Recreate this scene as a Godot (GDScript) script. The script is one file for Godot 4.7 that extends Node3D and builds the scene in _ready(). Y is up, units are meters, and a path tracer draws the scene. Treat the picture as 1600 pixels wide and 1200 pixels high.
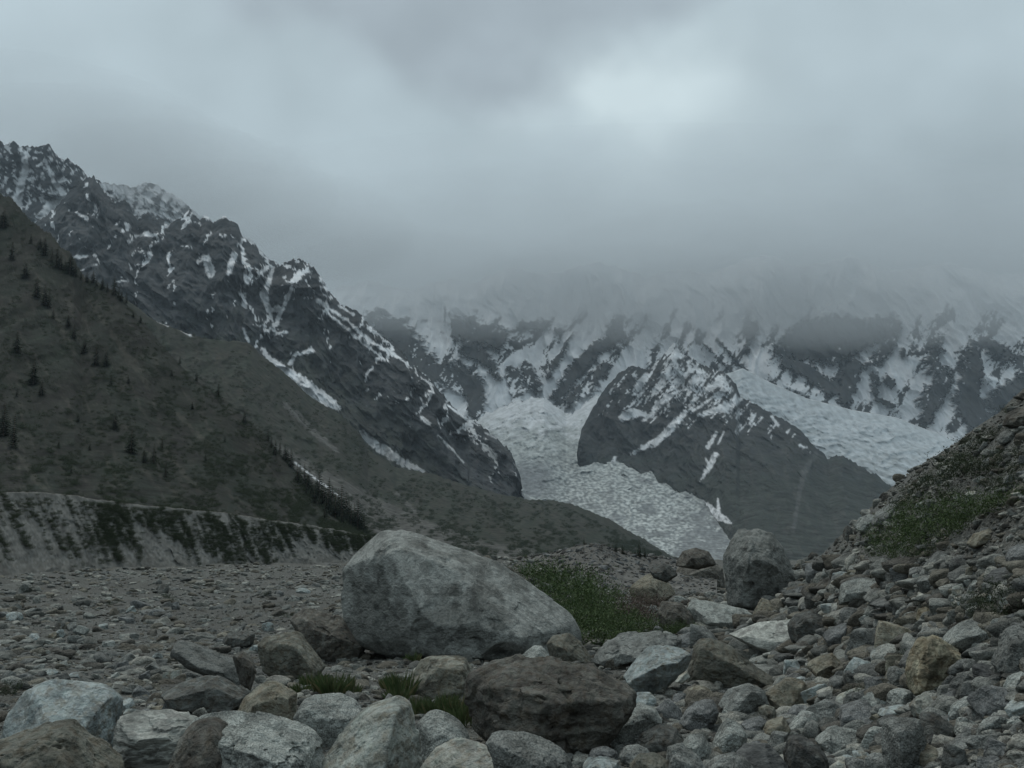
extends Node3D
# A glacier valley under low cloud: boulder field, moraine walls, hillsides, snowy ridges and an icefall.

const FOCAL := 1563.0          # focal length in units of a 1600 x 1200 frame
var pitch := deg_to_rad(8.73)  # the camera looks a little upwards
var rng := RandomNumberGenerator.new()
var counts := {}
var n_a := FastNoiseLite.new()
var n_b := FastNoiseLite.new()
var n_c := FastNoiseLite.new()
var n_ridge := FastNoiseLite.new()
var M := {}
var grids := {}


func _ready() -> void:
	rng.seed = 7
	make_noises()
	make_camera()
	make_sky()
	make_materials()
	build_ground()
	build_far_mountains()
	build_glaciers()
	build_mid_mountains()
	build_hillside()
	build_moraine()
	build_clouds()
	build_trees()
	build_boulders()
	build_plants()
	build_rubble()
	settle_labels()


func make_noises() -> void:
	for a in [[n_a, 11, 4, FastNoiseLite.FRACTAL_FBM], [n_b, 29, 3, FastNoiseLite.FRACTAL_FBM], [n_c, 53, 5, FastNoiseLite.FRACTAL_FBM], [n_ridge, 71, 4, FastNoiseLite.FRACTAL_RIDGED]]:
		var n: FastNoiseLite = a[0]
		n.noise_type = FastNoiseLite.TYPE_SIMPLEX_SMOOTH
		n.seed = a[1]
		n.frequency = 1.0
		n.fractal_type = a[3]
		n.fractal_octaves = a[2]
	n_ridge.fractal_gain = 0.55


func make_camera() -> void:
	var cam := Camera3D.new()
	cam.name = "camera"
	cam.fov = 2.0 * rad_to_deg(atan(600.0 / FOCAL))
	cam.near = 0.1
	cam.far = 40000.0
	cam.rotation.x = pitch
	add_child(cam)
	cam.current = true


func make_sky() -> void:
	var env := Environment.new()
	env.background_mode = Environment.BG_SKY
	env.tonemap_mode = Environment.TONE_MAPPER_LINEAR
	env.tonemap_exposure = 1.45
	env.sdfgi_enabled = true
	env.ssao_enabled = true
	env.ssil_enabled = true
	var sky := Sky.new()
	var pm := PanoramaSkyMaterial.new()
	pm.panorama = ImageTexture.create_from_image(overcast_image())
	sky.sky_material = pm
	env.sky = sky
	env.background_energy_multiplier = 1.0
	env.fog_enabled = true
	env.fog_density = 0.00003
	env.fog_light_color = Color(0.88, 0.95, 1.0)
	env.volumetric_fog_enabled = true
	env.volumetric_fog_density = 0.0
	var we := WorldEnvironment.new()
	we.name = "environment"
	we.environment = env
	add_child(we)
	# the sun is far above the cloud deck: weak, very soft, from high up ahead on the right
	var sun := DirectionalLight3D.new()
	sun.name = "sun"
	sun.light_energy = 0.4
	sun.light_angular_distance = 45.0
	sun.light_color = Color(1.0, 0.99, 0.96)
	sun.shadow_enabled = true
	sun.rotation_degrees = Vector3(-62.0, -150.0, 0.0)
	add_child(sun)


func overcast_image() -> Image:
	# an overcast deck: grey-blue, brighter towards the zenith, with a thin place in the cloud up ahead
	var w := 1536
	var h := 768
	var im := Image.create(w, h, false, Image.FORMAT_RGBF)
	var thin := Color(0.52, 0.61, 0.635)
	for y in h:
		var el := (0.5 - (y + 0.5) / h) * 180.0
		if el < -2.0:
			im.fill_rect(Rect2i(0, y, w, h - y), Color(0.20, 0.235, 0.25))
			break
		var ce := cos(deg_to_rad(el))
		var se := sin(deg_to_rad(el))
		var lift := 0.84 + 0.62 * clampf(se, 0.0, 1.0)
		for x in w:
			var az := (x + 0.5) / w * TAU
			var d := Vector3(ce * sin(az), se * 1.35, -ce * cos(az))
			var wisps := n_a.get_noise_3dv(d * 1.7) * 0.12 + n_b.get_noise_3dv(d * 4.2) * 0.10 + n_c.get_noise_3dv(d * 11.0) * 0.055
			var deck := n_b.get_noise_3dv(d * 2.6 + Vector3(7, 3, 1))
			var deg := rad_to_deg(az if az < PI else az - TAU)
			# the lower edge of a darker sheet of cloud
			var edge := 25.8 + (0.002 if deg < 2.0 else 0.03) * pow(deg - 2.0, 2.0) + deck * 4.0 + wisps * 12.0
			var dark := smoothstep(-1.6, 3.0, el - edge + n_c.get_noise_3dv(d * 8.0) * 1.8)
			var rag := n_c.get_noise_3dv(d * 7.0) * 2.2 + n_b.get_noise_3dv(d * 17.0) * 0.7
			var gap := exp(-pow((deg - 6.5 + rag) / 6.5, 2.0) - pow((el - 24.8 + rag * 0.8) / 2.0, 2.0)) * 1.0 + exp(-pow((deg - 8.0) / 6.5, 2.0) - pow((el - 23.0 + rag * 0.5) / 7.0, 2.0)) * 0.45
			var murk := exp(-pow((deg - 24.0) / 13.0, 2.0) - pow((el - 14.0) / 7.0, 2.0)) * 0.22
			var b := lift * (1.0 + wisps * 1.0 - 0.135 * dark * smoothstep(-24.0, -4.0, deg) - 0.05 * dark - murk)
			var c := Color(0.298, 0.362, 0.395) * b
			c = c.lerp(Color(0.295, 0.345, 0.388) * b, dark * 0.7)
			c = c.lerp(thin, clampf(gap * (1.0 - dark) * (0.75 + deck * 0.5 + n_c.get_noise_3dv(d * 9.0) * 0.5), 0.0, 1.0) * 0.62)
			im.set_pixel(x, y, c)
	return im


# ---------------------------------------------------------------- helpers

func at(x: float, y: float, away: float) -> Vector3:
	# the point AWAY metres up the valley that is seen at x, y of a 1600 x 1200 view
	var a := (x - 800.0) / FOCAL
	var b := (600.0 - y) / FOCAL
	var d := Vector3(a, sin(pitch) + b * cos(pitch), -cos(pitch) + b * sin(pitch))
	return d * (away / -d.z)


func seen(p: Vector3) -> Vector2:
	var z := -p.z * cos(pitch) + p.y * sin(pitch)
	var u := p.y * cos(pitch) + p.z * sin(pitch)
	return Vector2(800.0 + FOCAL * p.x / z, 600.0 - FOCAL * u / z)


func along(pts: Array, x: float) -> float:
	var last: Vector2 = pts[0]
	if x <= last.x:
		return last.y
	for k in range(1, pts.size()):
		var p: Vector2 = pts[k]
		if x <= p.x:
			return lerpf(last.y, p.y, (x - last.x) / maxf(p.x - last.x, 0.001))
		last = p
	return last.y


func line(flat: Array) -> Array:
	var out := []
	for k in range(0, flat.size(), 2):
		out.append(Vector2(flat[k], flat[k + 1]))
	return out


func numbered(called: String) -> String:
	counts[called] = counts.get(called, -1) + 1
	return called if counts[called] == 0 else "%s_%03d" % [called, counts[called]]


func tag(o: Node, label := "", category := "", group := "", kind := "") -> void:
	for a in [["label", label], ["category", category], ["group", group], ["kind", kind]]:
		if a[1] != "":
			o.set_meta(a[0], a[1])


func put(called: String, mesh: Mesh, mat: Material, parent: Node = null) -> MeshInstance3D:
	var o := MeshInstance3D.new()
	o.mesh = mesh
	if mat:
		o.material_override = mat
	if parent:
		o.name = called
		parent.add_child(o, true)
	else:
		o.name = numbered(called)
		add_child(o)
	return o


func grid_mesh(v: PackedVector3Array, cols: int, rows: int, colors: PackedColorArray, flip := false) -> ArrayMesh:
	var nrm := grid_normals(v, cols, rows, flip)
	var idx := PackedInt32Array()
	idx.resize((cols - 1) * (rows - 1) * 6)
	var k := 0
	for j in rows - 1:
		for i in cols - 1:
			var a := j * cols + i
			var b := a + 1
			var c := a + cols
			var d := c + 1
			if flip:
				idx[k] = a; idx[k + 1] = b; idx[k + 2] = c; idx[k + 3] = b; idx[k + 4] = d; idx[k + 5] = c
			else:
				idx[k] = a; idx[k + 1] = c; idx[k + 2] = b; idx[k + 3] = b; idx[k + 4] = c; idx[k + 5] = d
			k += 6
	var arr := []
	arr.resize(Mesh.ARRAY_MAX)
	arr[Mesh.ARRAY_VERTEX] = v
	arr[Mesh.ARRAY_NORMAL] = nrm
	if colors.size():
		arr[Mesh.ARRAY_COLOR] = colors
	arr[Mesh.ARRAY_INDEX] = idx
	var m := ArrayMesh.new()
	m.add_surface_from_arrays(Mesh.PRIMITIVE_TRIANGLES, arr)
	return m


func grid_normals(v: PackedVector3Array, cols: int, rows: int, flip := false) -> PackedVector3Array:
	var nrm := PackedVector3Array()
	nrm.resize(v.size())
	var s := -1.0 if flip else 1.0
	for j in rows:
		var j0 := maxi(j - 1, 0) * cols
		var j1 := mini(j + 1, rows - 1) * cols
		for i in cols:
			var e: Vector3 = v[j * cols + mini(i + 1, cols - 1)] - v[j * cols + maxi(i - 1, 0)]
			var f: Vector3 = v[j1 + i] - v[j0 + i]
			nrm[j * cols + i] = e.cross(f).normalized() * s
	return nrm


func tri_noise(seed_: int, size: int, freq: float, octaves: int, stops: Array, normal := false, bump := 6.0, gain := 0.5) -> NoiseTexture2D:
	var n := FastNoiseLite.new()
	n.seed = seed_
	n.frequency = freq
	n.noise_type = FastNoiseLite.TYPE_SIMPLEX_SMOOTH
	n.fractal_octaves = octaves
	n.fractal_gain = gain
	n.domain_warp_enabled = gain > 0.55
	n.domain_warp_amplitude = 22.0
	n.domain_warp_frequency = freq * 1.5
	var t := NoiseTexture2D.new()
	t.width = size
	t.height = size
	t.seamless = true
	t.noise = n
	if normal:
		t.as_normal_map = true
		t.bump_strength = bump
	if stops.size():
		var g := Gradient.new()
		var off := PackedFloat32Array()
		var col := PackedColorArray()
		for s in stops:
			off.append(s[0])
			col.append(s[1])
		g.offsets = off
		g.colors = col
		t.color_ramp = g
	return t


# where several things still share a label, count them from the left
func settle_labels() -> void:
	var shared := {}
	for o in get_children():
		if o is Node3D and o.has_meta("category") and not o.has_meta("kind"):
			shared[o.get_meta("label")] = shared.get(o.get_meta("label"), []) + [o]
	var nth := ["leftmost", "second", "third", "fourth", "fifth", "sixth", "seventh", "eighth", "ninth", "tenth", "eleventh", "twelfth"]
	for text in shared:
		var list: Array = shared[text]
		if list.size() < 2 or list.size() > nth.size():
			continue
		list.sort_custom(func(a, b): return seen(a.position).x < seen(b.position).x)
		for k in list.size():
			list[k].set_meta("label", "leftmost " + text if k == 0 else text + ", " + nth[k] + " from left")


func grey(v: float) -> Color:
	return Color(v, v, v)


# the point of a mountain face that lies where it is seen at x, y
func on_face(key: String, x: float, y: float) -> Vector3:
	var g: Dictionary = grids[key]
	var i := clampi(roundi((x - g.x0) / (g.x1 - g.x0) * (g.cols - 1)), 0, g.cols - 1)
	var yb: float = g.sy[i]
	var yc: float = g.sy[(g.rows - 1) * g.cols + i]
	var j := clampi(roundi((yb - y) / maxf(yb - yc, 0.01) * (g.rows - 1)), 0, g.rows - 1)
	return g.v[j * g.cols + i]


# a mountain face: crest and foot are given as they are seen, each with its distance; the face between them is broken
# up by ridges and gullies, and the far side falls away behind the crest
func face(d: Dictionary) -> MeshInstance3D:
	var x0: float = d.x0
	var x1: float = d.x1
	var cols: int = d.cols
	var rows: int = d.rows
	var back := 5
	var total := rows + back
	var v := PackedVector3Array()
	v.resize(cols * total)
	var sx := PackedFloat32Array()
	var sy := PackedFloat32Array()
	var gully := PackedFloat32Array()
	sx.resize(cols * total)
	sy.resize(cols * total)
	gully.resize(cols * total)
	var mid := (x0 + x1) * 0.5
	var outward := -at(mid, d.get("face_y", 650.0), 1.0).normalized()
	var right := Vector3.UP.cross(outward).normalized()
	var away := Vector3(-outward.x, 0, -outward.z).normalized()
	var jag: float = d.get("jag", 0.0)
	var skew: float = d.get("skew", 0.0)
	var off: float = d.get("seed", 0.0)
	var bow: float = d.get("bow", 1.0)
	var edge: float = d.get("edge", 0.12)
	var deep := PackedFloat32Array()
	deep.resize(cols * rows)
	for i in cols:
		var x := lerpf(x0, x1, float(i) / (cols - 1))
		var yc := along(d.crest, x)
		var yb := along(d.foot, x)
		var dc := along(d.crest_far, x)
		var db := along(d.foot_far, x)
		var smooth_crest := yc
		if jag > 0.0:
			yc += (n_c.get_noise_2d(x * 0.045 + off, off) + 0.6 * n_b.get_noise_2d(x * 0.21, off * 3.0)) * jag
		yb = maxf(yb, yc + 0.5)
		for j in total:
			var y := lerpf(yb, yc, minf(float(j) / (rows - 1), 1.0))
			sx[j * cols + i] = x
			sy[j * cols + i] = y
			if j < rows:
				deep[j * cols + i] = lerpf(db, dc, pow(clampf((yb - y) / maxf(yb - smooth_crest, 1.0), 0.0, 1.1), bow))
	var mark := PackedFloat32Array()
	mark.resize(cols * total)
	for s in d.get("strokes", []):
		stroke(s, mark, sx, sy, cols, rows, x0, x1)
	var rise: float = d.get("mark_rise", 0.0)
	var bend: float = d.get("bend", 0.55)
	for i in cols:
		for j in rows:
			var t := float(j) / (rows - 1)
			var k := j * cols + i
			var p := at(sx[k], sy[k], deep[k])
			var a := p.dot(right)
			var b := p.y
			var disp := rise * mark[k]
			var g := 0.0
			for r in d.relief:
				# r: height of the relief, its width across, how far it is drawn out down the slope, its say in the colours
				var w := n_a.get_noise_2d(a / (r[1] * 2.3) + off, b / (r[1] * 2.3)) * bend
				var q := n_ridge.get_noise_2d((a + skew * b) / (r[1] * 2.0) + w + off, b / (r[1] * 2.0 * r[2]) + w * 0.4)
				disp += r[0] * (q - 0.15)
				g += q * r[3]
			var fade := smoothstep(0.0, edge, 1.0 - t) * 0.9 + 0.1
			v[k] = p + outward * disp * fade
			gully[k] = g
		var top: Vector3 = v[(rows - 1) * cols + i]
		for j in back:
			var k := (rows + j) * cols + i
			var step: float = d.get("depth", 400.0) * (j + 1) / back
			v[k] = top + away * step + Vector3.DOWN * step * 1.1
	var nrm := grid_normals(v, cols, total, true)
	grids[d.get("key", d.name)] = {"v": v, "sx": sx, "sy": sy, "cols": cols, "rows": rows, "x0": x0, "x1": x1}
	var colors := PackedColorArray()
	colors.resize(v.size())
	var paint: Callable = d.paint
	for k in v.size():
		colors[k] = paint.call(sx[k], sy[k], v[k], gully[k], nrm[k].y, mark[k])
	var o := put(d.name, grid_mesh(v, cols, total, colors, true), d.mat)
	tag(o, d.get("label", ""), d.get("category", ""), "", d.get("kind", "structure"))
	return o


# lays a ragged patch along a polyline into MARK: s = [sign, roughness, [x, y, width, x, y, width ...]]
func stroke(s: Array, mark: PackedFloat32Array, sx: PackedFloat32Array, sy: PackedFloat32Array, cols: int, rows: int, x0: float, x1: float) -> void:
	var f: Array = s[2]
	var rough: float = s[1]
	for k in range(0, f.size() - 3, 3):
		var a := Vector2(f[k], f[k + 1])
		var b := Vector2(f[k + 3], f[k + 4])
		var wa: float = f[k + 2]
		var wb: float = f[k + 5]
		var reach := maxf(wa, wb) * 0.5 + rough * 1.5 + 2.0
		var i0 := clampi(int((minf(a.x, b.x) - reach - x0) / (x1 - x0) * (cols - 1)), 0, cols - 1)
		var i1 := clampi(int((maxf(a.x, b.x) + reach - x0) / (x1 - x0) * (cols - 1)) + 1, 0, cols - 1)
		var lo := minf(a.y, b.y) - reach
		var hi := maxf(a.y, b.y) + reach
		var ab := b - a
		var l2 := maxf(ab.length_squared(), 0.01)
		for i in range(i0, i1 + 1):
			var yb := sy[i]
			var yc := sy[(rows - 1) * cols + i]
			var j0 := clampi(int((yb - hi) / maxf(yb - yc, 0.01) * (rows - 1)), 0, rows - 1)
			var j1 := clampi(int((yb - lo) / maxf(yb - yc, 0.01) * (rows - 1)) + 1, 0, rows - 1)
			for j in range(j0, j1 + 1):
				var n := j * cols + i
				var p := Vector2(sx[n], sy[n])
				var t := clampf((p - a).dot(ab) / l2, 0.0, 1.0)
				var e := p.distance_to(a + ab * t) - lerpf(wa, wb, t) * 0.5
				e += (n_b.get_noise_2d(p.x * 0.11, p.y * 0.11) * 1.1 + 0.7 * n_a.get_noise_2d(p.x * 0.33, p.y * 0.33) + 0.9 * n_c.get_noise_2d(p.x * 0.045 + 9.0, p.y * 0.045)) * rough
				var m := smoothstep(1.2, -1.2, e)
				if m > absf(mark[n]):
					mark[n] = m * s[0]


# ---------------------------------------------------------------- mountains

func face_material(scale: float, lo: float, relief: float, seed_: int) -> StandardMaterial3D:
	var m := StandardMaterial3D.new()
	m.vertex_color_use_as_albedo = true
	m.roughness = 0.95
	m.metallic_specular = 0.2
	m.uv1_triplanar = true
	m.uv1_world_triplanar = true
	m.uv1_scale = Vector3.ONE * scale
	m.albedo_texture = tri_noise(seed_, 512, 0.012, 6, [[0.0, grey(lo)], [0.5, grey((lo + 1.0) * 0.52)], [1.0, grey(1.0)]])
	if relief > 0.0:
		m.heightmap_enabled = true
		m.heightmap_texture = tri_noise(seed_ + 1, 512, 0.02, 6, [])
		m.heightmap_scale = relief
	return m


func make_materials() -> void:
	M.far_rock = face_material(1.0 / 700.0, 0.78, 0.0, 3)
	M.ice = face_material(1.0 / 300.0, 0.70, 250.0, 5)
	M.ridge_rock = face_material(1.0 / 500.0, 0.55, 1600.0, 8)
	M.slope = face_material(1.0 / 130.0, 0.40, 90.0, 13)
	M.till = face_material(1.0 / 30.0, 0.6, 40.0, 17)
	make_near_materials()


const SNOW := Color(0.82, 0.84, 0.86)


func snow_amount(v: float, soft := 0.06) -> float:
	return smoothstep(-soft, soft, v)


func paint_far_wall(x: float, y: float, p: Vector3, g: float, up: float, mark: float) -> Color:
	var rock := Color(0.058, 0.064, 0.068).lerp(Color(0.088, 0.087, 0.083), 0.5 + 0.5 * n_a.get_noise_2d(x * 0.03, y * 0.03))
	# snow lies everywhere but on the ribs, which run down the fall line
	var fine := n_b.get_noise_2d((x + y * 0.7) * 0.16, (y - x * 0.6) * 0.06)
	var rib := n_ridge.get_noise_2d((x + y * 0.55) * 0.014 + 0.12 * fine, (y - x * 0.2) * 0.0045)
	var s := 0.62 - 0.85 * smoothstep(0.12, 0.7, rib + 0.3 * fine) + 0.22 * n_c.get_noise_2d(x * 0.035, y * 0.035) + 0.15 * fine
	if mark < 0.0:
		s = minf(s, 0.7) + mark * (1.05 - 0.75 * fine - 0.3 * n_c.get_noise_2d(x * 0.06, y * 0.06))
	# snow on the upper slopes, its painted white also standing in for thicker mist
	s += smoothstep(575.0, 615.0, y) * smoothstep(1010.0, 960.0, x) * 0.6
	s += smoothstep(508.0, 468.0, y + 30.0 * n_a.get_noise_2d(x * 0.02, 1.0)) * 0.5
	return rock.lerp(SNOW, snow_amount(s, 0.04))


func paint_pyramid(x: float, y: float, p: Vector3, g: float, up: float, mark: float) -> Color:
	var n := n_a.get_noise_2d(x * 0.05, y * 0.05)
	var rock := Color(0.058, 0.064, 0.068).lerp(Color(0.088, 0.087, 0.083), 0.5 + 0.5 * n)
	rock = rock.lerp(Color(0.052, 0.060, 0.052), smoothstep(650.0, 760.0, y + n * 40.0) * 0.75)
	var rill := n_ridge.get_noise_2d((x - y * 0.25) * 0.024 + n * 0.2, (y + x * 0.3) * 0.006)
	rock = rock.lerp(Color(0.115, 0.112, 0.10), smoothstep(0.5, 0.95, rill + 0.3 * n_b.get_noise_2d(x * 0.2, y * 0.2)) * 0.5)
	if mark < 0.0:
		return rock.lerp(Color(0.14, 0.145, 0.14), -mark * 0.6)
	# snow lies along ledges that dip down to the left
	var a := (x * 0.78 + y * 0.62)
	var b := (-x * 0.62 + y * 0.78)
	var ledge := n_c.get_noise_2d(b * 0.012 + 4.0, a * 0.075) * 0.8 + n_b.get_noise_2d(b * 0.03, a * 0.22) * 0.38
	ledge = ledge * (0.75 + 0.5 * n_b.get_noise_2d(x * 0.06, y * 0.06)) + 0.30 * n_a.get_noise_2d(x * 0.16, y * 0.16) + 0.22 * n_ridge.get_noise_2d((x - y * 0.3) * 0.03, y * 0.016)
	var line_y := along([Vector2(900, 640), Vector2(960, 612), Vector2(1050, 640), Vector2(1120, 640), Vector2(1180, 650), Vector2(1250, 668), Vector2(1420, 700)], x)
	var s := ledge * 1.1 + (line_y - y) / 120.0 - 0.24 - 0.12 * g
	s -= 0.5 * smoothstep(16.0, 2.0, y - along(PEAK_CREST, x))
	s = minf(s, 0.16 + ledge * 0.9 - 0.2 * g)
	if y > line_y + 40.0:
		s = -1.0
	return rock.lerp(SNOW, maxf(snow_amount(s, 0.045), mark))


func paint_ridge(x: float, y: float, p: Vector3, g: float, up: float, mark: float) -> Color:
	var n := n_a.get_noise_2d(x * 0.04, y * 0.04)
	var rock := Color(0.055, 0.062, 0.068).lerp(Color(0.082, 0.086, 0.088), 0.5 + 0.5 * n)
	var crest := along(RIDGE_CREST, x)
	var down := y - crest
	var green := smoothstep(60.0, 190.0, down + n * 60.0 - maxf(0.0, 520.0 - x) * 0.30) * 0.8
	rock = rock.lerp(Color(0.048, 0.058, 0.044).lerp(Color(0.062, 0.066, 0.056), 0.5 + 0.5 * n_b.get_noise_2d(x * 0.09, y * 0.09)), green)
	var fine := n_b.get_noise_2d((x - y * 0.3) * 0.12, (x + y) * 0.05)
	var bent := 0.22 * n_a.get_noise_2d(x * 0.02, y * 0.02) + 0.05 * fine
	var vein := n_ridge.get_noise_2d((x * 0.95 + y * 0.30) * 0.017 + bent, (y - x * 0.15) * 0.0065)
	var cross := n_ridge.get_noise_2d((x * 0.6 - y * 0.75) * 0.022 - bent, (y + x * 0.6) * 0.008 + 5.0)
	var streak := smoothstep(0.35, 0.9, vein) * 0.75 + smoothstep(0.45, 0.95, cross) * 0.45 + fine * 0.42 - 0.16
	var reach := lerpf(118.0, 55.0, smoothstep(360.0, 720.0, x))
	var s := streak * 1.15 - 0.22 - maxf(0.0, down - 30.0) / reach * 0.46 - g * 0.20
	s += 0.14 * smoothstep(230.0, 290.0, x) * smoothstep(500.0, 430.0, x)
	s -= 0.16 * smoothstep(260.0, 150.0, x)
	if down > 170.0:
		s = -1.0
	var m := maxf(snow_amount(s, 0.045), mark)
	var dirt := smoothstep(640.0, 720.0, y) * 0.6
	return rock.lerp(SNOW.lerp(Color(0.24, 0.25, 0.24), dirt), m)


func paint_back_peak(x: float, y: float, p: Vector3, g: float, up: float, mark: float) -> Color:
	var n := n_a.get_noise_2d(x * 0.06, y * 0.06)
	var rock := Color(0.06, 0.066, 0.072).lerp(Color(0.085, 0.088, 0.09), 0.5 + 0.5 * n)
	var s := n_c.get_noise_2d((x + y) * 0.05, (y - x) * 0.035) * 0.8 + n_b.get_noise_2d((x - y) * 0.12, (y + x) * 0.05) * 0.5 - 0.10 - g * 0.3
	s += smoothstep(150.0, 210.0, x) * 0.3
	return rock.lerp(SNOW, maxf(snow_amount(s, 0.08), mark))


func paint_spur(x: float, y: float, p: Vector3, g: float, up: float, mark: float) -> Color:
	var n := n_a.get_noise_2d(x * 0.03, y * 0.03)
	var f := n_b.get_noise_2d(x * 0.17, y * 0.17)
	var c := Color(0.046, 0.058, 0.042).lerp(Color(0.068, 0.066, 0.054), clampf(0.5 + 0.7 * n + 0.4 * f, 0.0, 1.0))
	var rill := n_ridge.get_noise_2d((x - y * 0.9) * 0.022 + n * 0.4, (x + y) * 0.006)
	c = c.lerp(Color(0.088, 0.088, 0.078), smoothstep(0.3, 0.9, rill) * 0.45)
	c = c.lerp(Color(0.030, 0.039, 0.028), smoothstep(0.1, 0.5, n_c.get_noise_2d(x * 0.09, y * 0.12)) * 0.5)
	# the pale scree fan that spreads to the right below the gully
	var top := along([Vector2(430, 690), Vector2(470, 712), Vector2(525, 741), Vector2(585, 774), Vector2(675, 815), Vector2(760, 846), Vector2(860, 862)], x)
	var scree := smoothstep(-3.0, 5.0, y - top + f * 4.0) * smoothstep(900.0, 800.0, x + f * 60.0)
	c = c.lerp(Color(0.165, 0.163, 0.150).lerp(Color(0.115, 0.114, 0.104), clampf(0.5 + 0.9 * n + 0.5 * f, 0.0, 1.0)), scree * 0.9)
	if mark > 0.0:
		c = c.lerp(SNOW, mark)
	elif mark < 0.0:
		c = c.lerp(Color(0.17, 0.17, 0.16), -mark * 0.8)
	return c


const RIDGE_CREST: Array = [Vector2(-80, 420), Vector2(40, 362), Vector2(75, 335), Vector2(100, 308), Vector2(125, 284), Vector2(141, 278), Vector2(147, 273), Vector2(156, 288), Vector2(169, 306), Vector2(181, 318), Vector2(194, 312), Vector2(203, 325), Vector2(216, 345), Vector2(231, 335), Vector2(250, 344), Vector2(262, 352), Vector2(280, 340), Vector2(297, 328), Vector2(312, 345), Vector2(322, 338), Vector2(331, 349), Vector2(348, 337), Vector2(369, 350), Vector2(381, 372), Vector2(400, 388), Vector2(409, 403), Vector2(425, 421), Vector2(433, 418), Vector2(442, 410), Vector2(461, 404), Vector2(484, 411), Vector2(499, 430), Vector2(514, 456), Vector2(536, 477), Vector2(559, 487), Vector2(577, 509), Vector2(600, 527), Vector2(626, 550), Vector2(641, 569), Vector2(667, 588), Vector2(694, 617), Vector2(716, 644), Vector2(750, 666), Vector2(776, 685), Vector2(799, 707), Vector2(806, 730), Vector2(810, 756), Vector2(822, 781), Vector2(840, 800)]


func build_far_mountains() -> void:
	face({"name": "mountain_wall", "label": "far snowy mountain wall with rock ribs under the cloud", "x0": 520.0, "x1": 1700.0, "cols": 820, "rows": 240,
		"crest": line([520, 452, 575, 440, 640, 455, 700, 436, 735, 442, 800, 418, 850, 430, 930, 408, 1010, 432, 1060, 420, 1110, 428, 1190, 398, 1250, 418, 1330, 402, 1390, 424, 1480, 412, 1560, 430, 1700, 416]), "foot": line([520, 700, 1000, 720, 1200, 690, 1720, 760]),
		"crest_far": line([520, 6000, 800, 6400, 1100, 6900, 1300, 6700, 1720, 6300]), "foot_far": line([520, 4900, 800, 5300, 1100, 5600, 1300, 5800, 1720, 5300]),
		"relief": [[190.0, 430.0, 3.6, 0.6], [46.0, 150.0, 4.0, 0.6], [10.0, 50.0, 3.0, 0.3]], "bend": 0.2, "mark_rise": -55.0, "skew": 0.35, "seed": 3.3, "jag": 5.0, "mat": M.far_rock, "depth": 1500.0, "face_y": 580.0,
		"paint": paint_far_wall, "strokes": FAR_ROCKS})
	face({"name": "mountain_peak", "label": "dark rock pyramid streaked with snow between the two glaciers", "x0": 904.0, "x1": 1450.0, "cols": 420, "rows": 250,
		"crest": PEAK_CREST,
		"foot": line([904, 885, 1450, 885]),
		"crest_far": line([904, 4230, 934, 4400, 1053, 4480, 1450, 3600]), "foot_far": line([904, 3580, 934, 3440, 960, 3340, 1010, 3270, 1060, 3080, 1100, 2880, 1140, 2520, 1180, 2280, 1450, 2200]),
		"relief": [[75.0, 330.0, 2.6, 0.6], [62.0, 120.0, 2.6, 0.5], [28.0, 45.0, 2.2, 0.25]], "bend": 0.25, "skew": 0.55, "seed": 9.1, "jag": 4.2, "mat": M.ridge_rock, "depth": 900.0, "face_y": 700.0,
		"paint": paint_pyramid, "strokes": PEAK_SNOW})


const FAR_ROCKS: Array = [
	[-1, 9, [596, 497, 26, 640, 535, 40, 668, 572, 36, 682, 602, 24]], [-1, 8, [725, 514, 34, 785, 530, 34]], [-1, 7, [738, 545, 26, 775, 570, 16, 784, 586, 10]],
	[-1, 6, [684, 580, 26, 716, 588, 46, 745, 608, 38, 752, 640, 24]], [-1, 5, [806, 585, 20, 815, 612, 20, 808, 630, 6]], [-1, 6, [824, 572, 14, 838, 602, 24]],
	[-1, 3, [896, 520, 5, 884, 545, 7, 867, 573, 13, 859, 590, 7]], [-1, 5, [818, 508, 12, 852, 508, 14]], [-1, 6, [970, 524, 16, 931, 545, 22, 903, 576, 24, 876, 618, 22, 882, 646, 8]],
	[-1, 6, [946, 574, 16, 919, 606, 24, 888, 634, 8]], [-1, 4, [872, 516, 8, 876, 518, 8]], [-1, 4, [960, 504, 8, 968, 508, 8]],
	[-1, 3, [1100, 538, 3, 1152, 590, 5]], [-1, 3, [1120, 530, 3, 1180, 594, 4]], [-1, 4, [1165, 545, 8, 1178, 510, 16]], [-1, 4, [1165, 590, 6, 1200, 612, 8]],
	[-1, 9, [1214, 552, 16, 1255, 536, 60, 1300, 530, 76, 1345, 522, 46, 1385, 514, 34]], [-1, 7, [1228, 566, 22, 1262, 582, 22, 1292, 600, 24, 1322, 618, 20]],
	[-1, 7, [1332, 572, 24, 1325, 600, 30, 1318, 626, 16]], [-1, 6, [1388, 535, 20, 1369, 562, 14, 1350, 574, 6]], [-1, 4, [1404, 548, 9, 1408, 556, 7]],
	[-1, 5, [1366, 588, 13, 1369, 610, 14]], [-1, 5, [1385, 592, 12, 1390, 600, 12]], [-1, 4, [1372, 624, 8, 1396, 634, 10]],
	[-1, 8, [1464, 534, 12, 1450, 564, 22, 1468, 594, 26, 1450, 626, 34, 1446, 655, 10]], [-1, 8, [1516, 534, 10, 1510, 580, 32, 1503, 625, 42, 1520, 655, 46]],
	[-1, 9, [1545, 540, 20, 1572, 556, 20]], [-1, 9, [1553, 625, 36, 1590, 600, 26, 1640, 580, 40]]]

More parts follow.
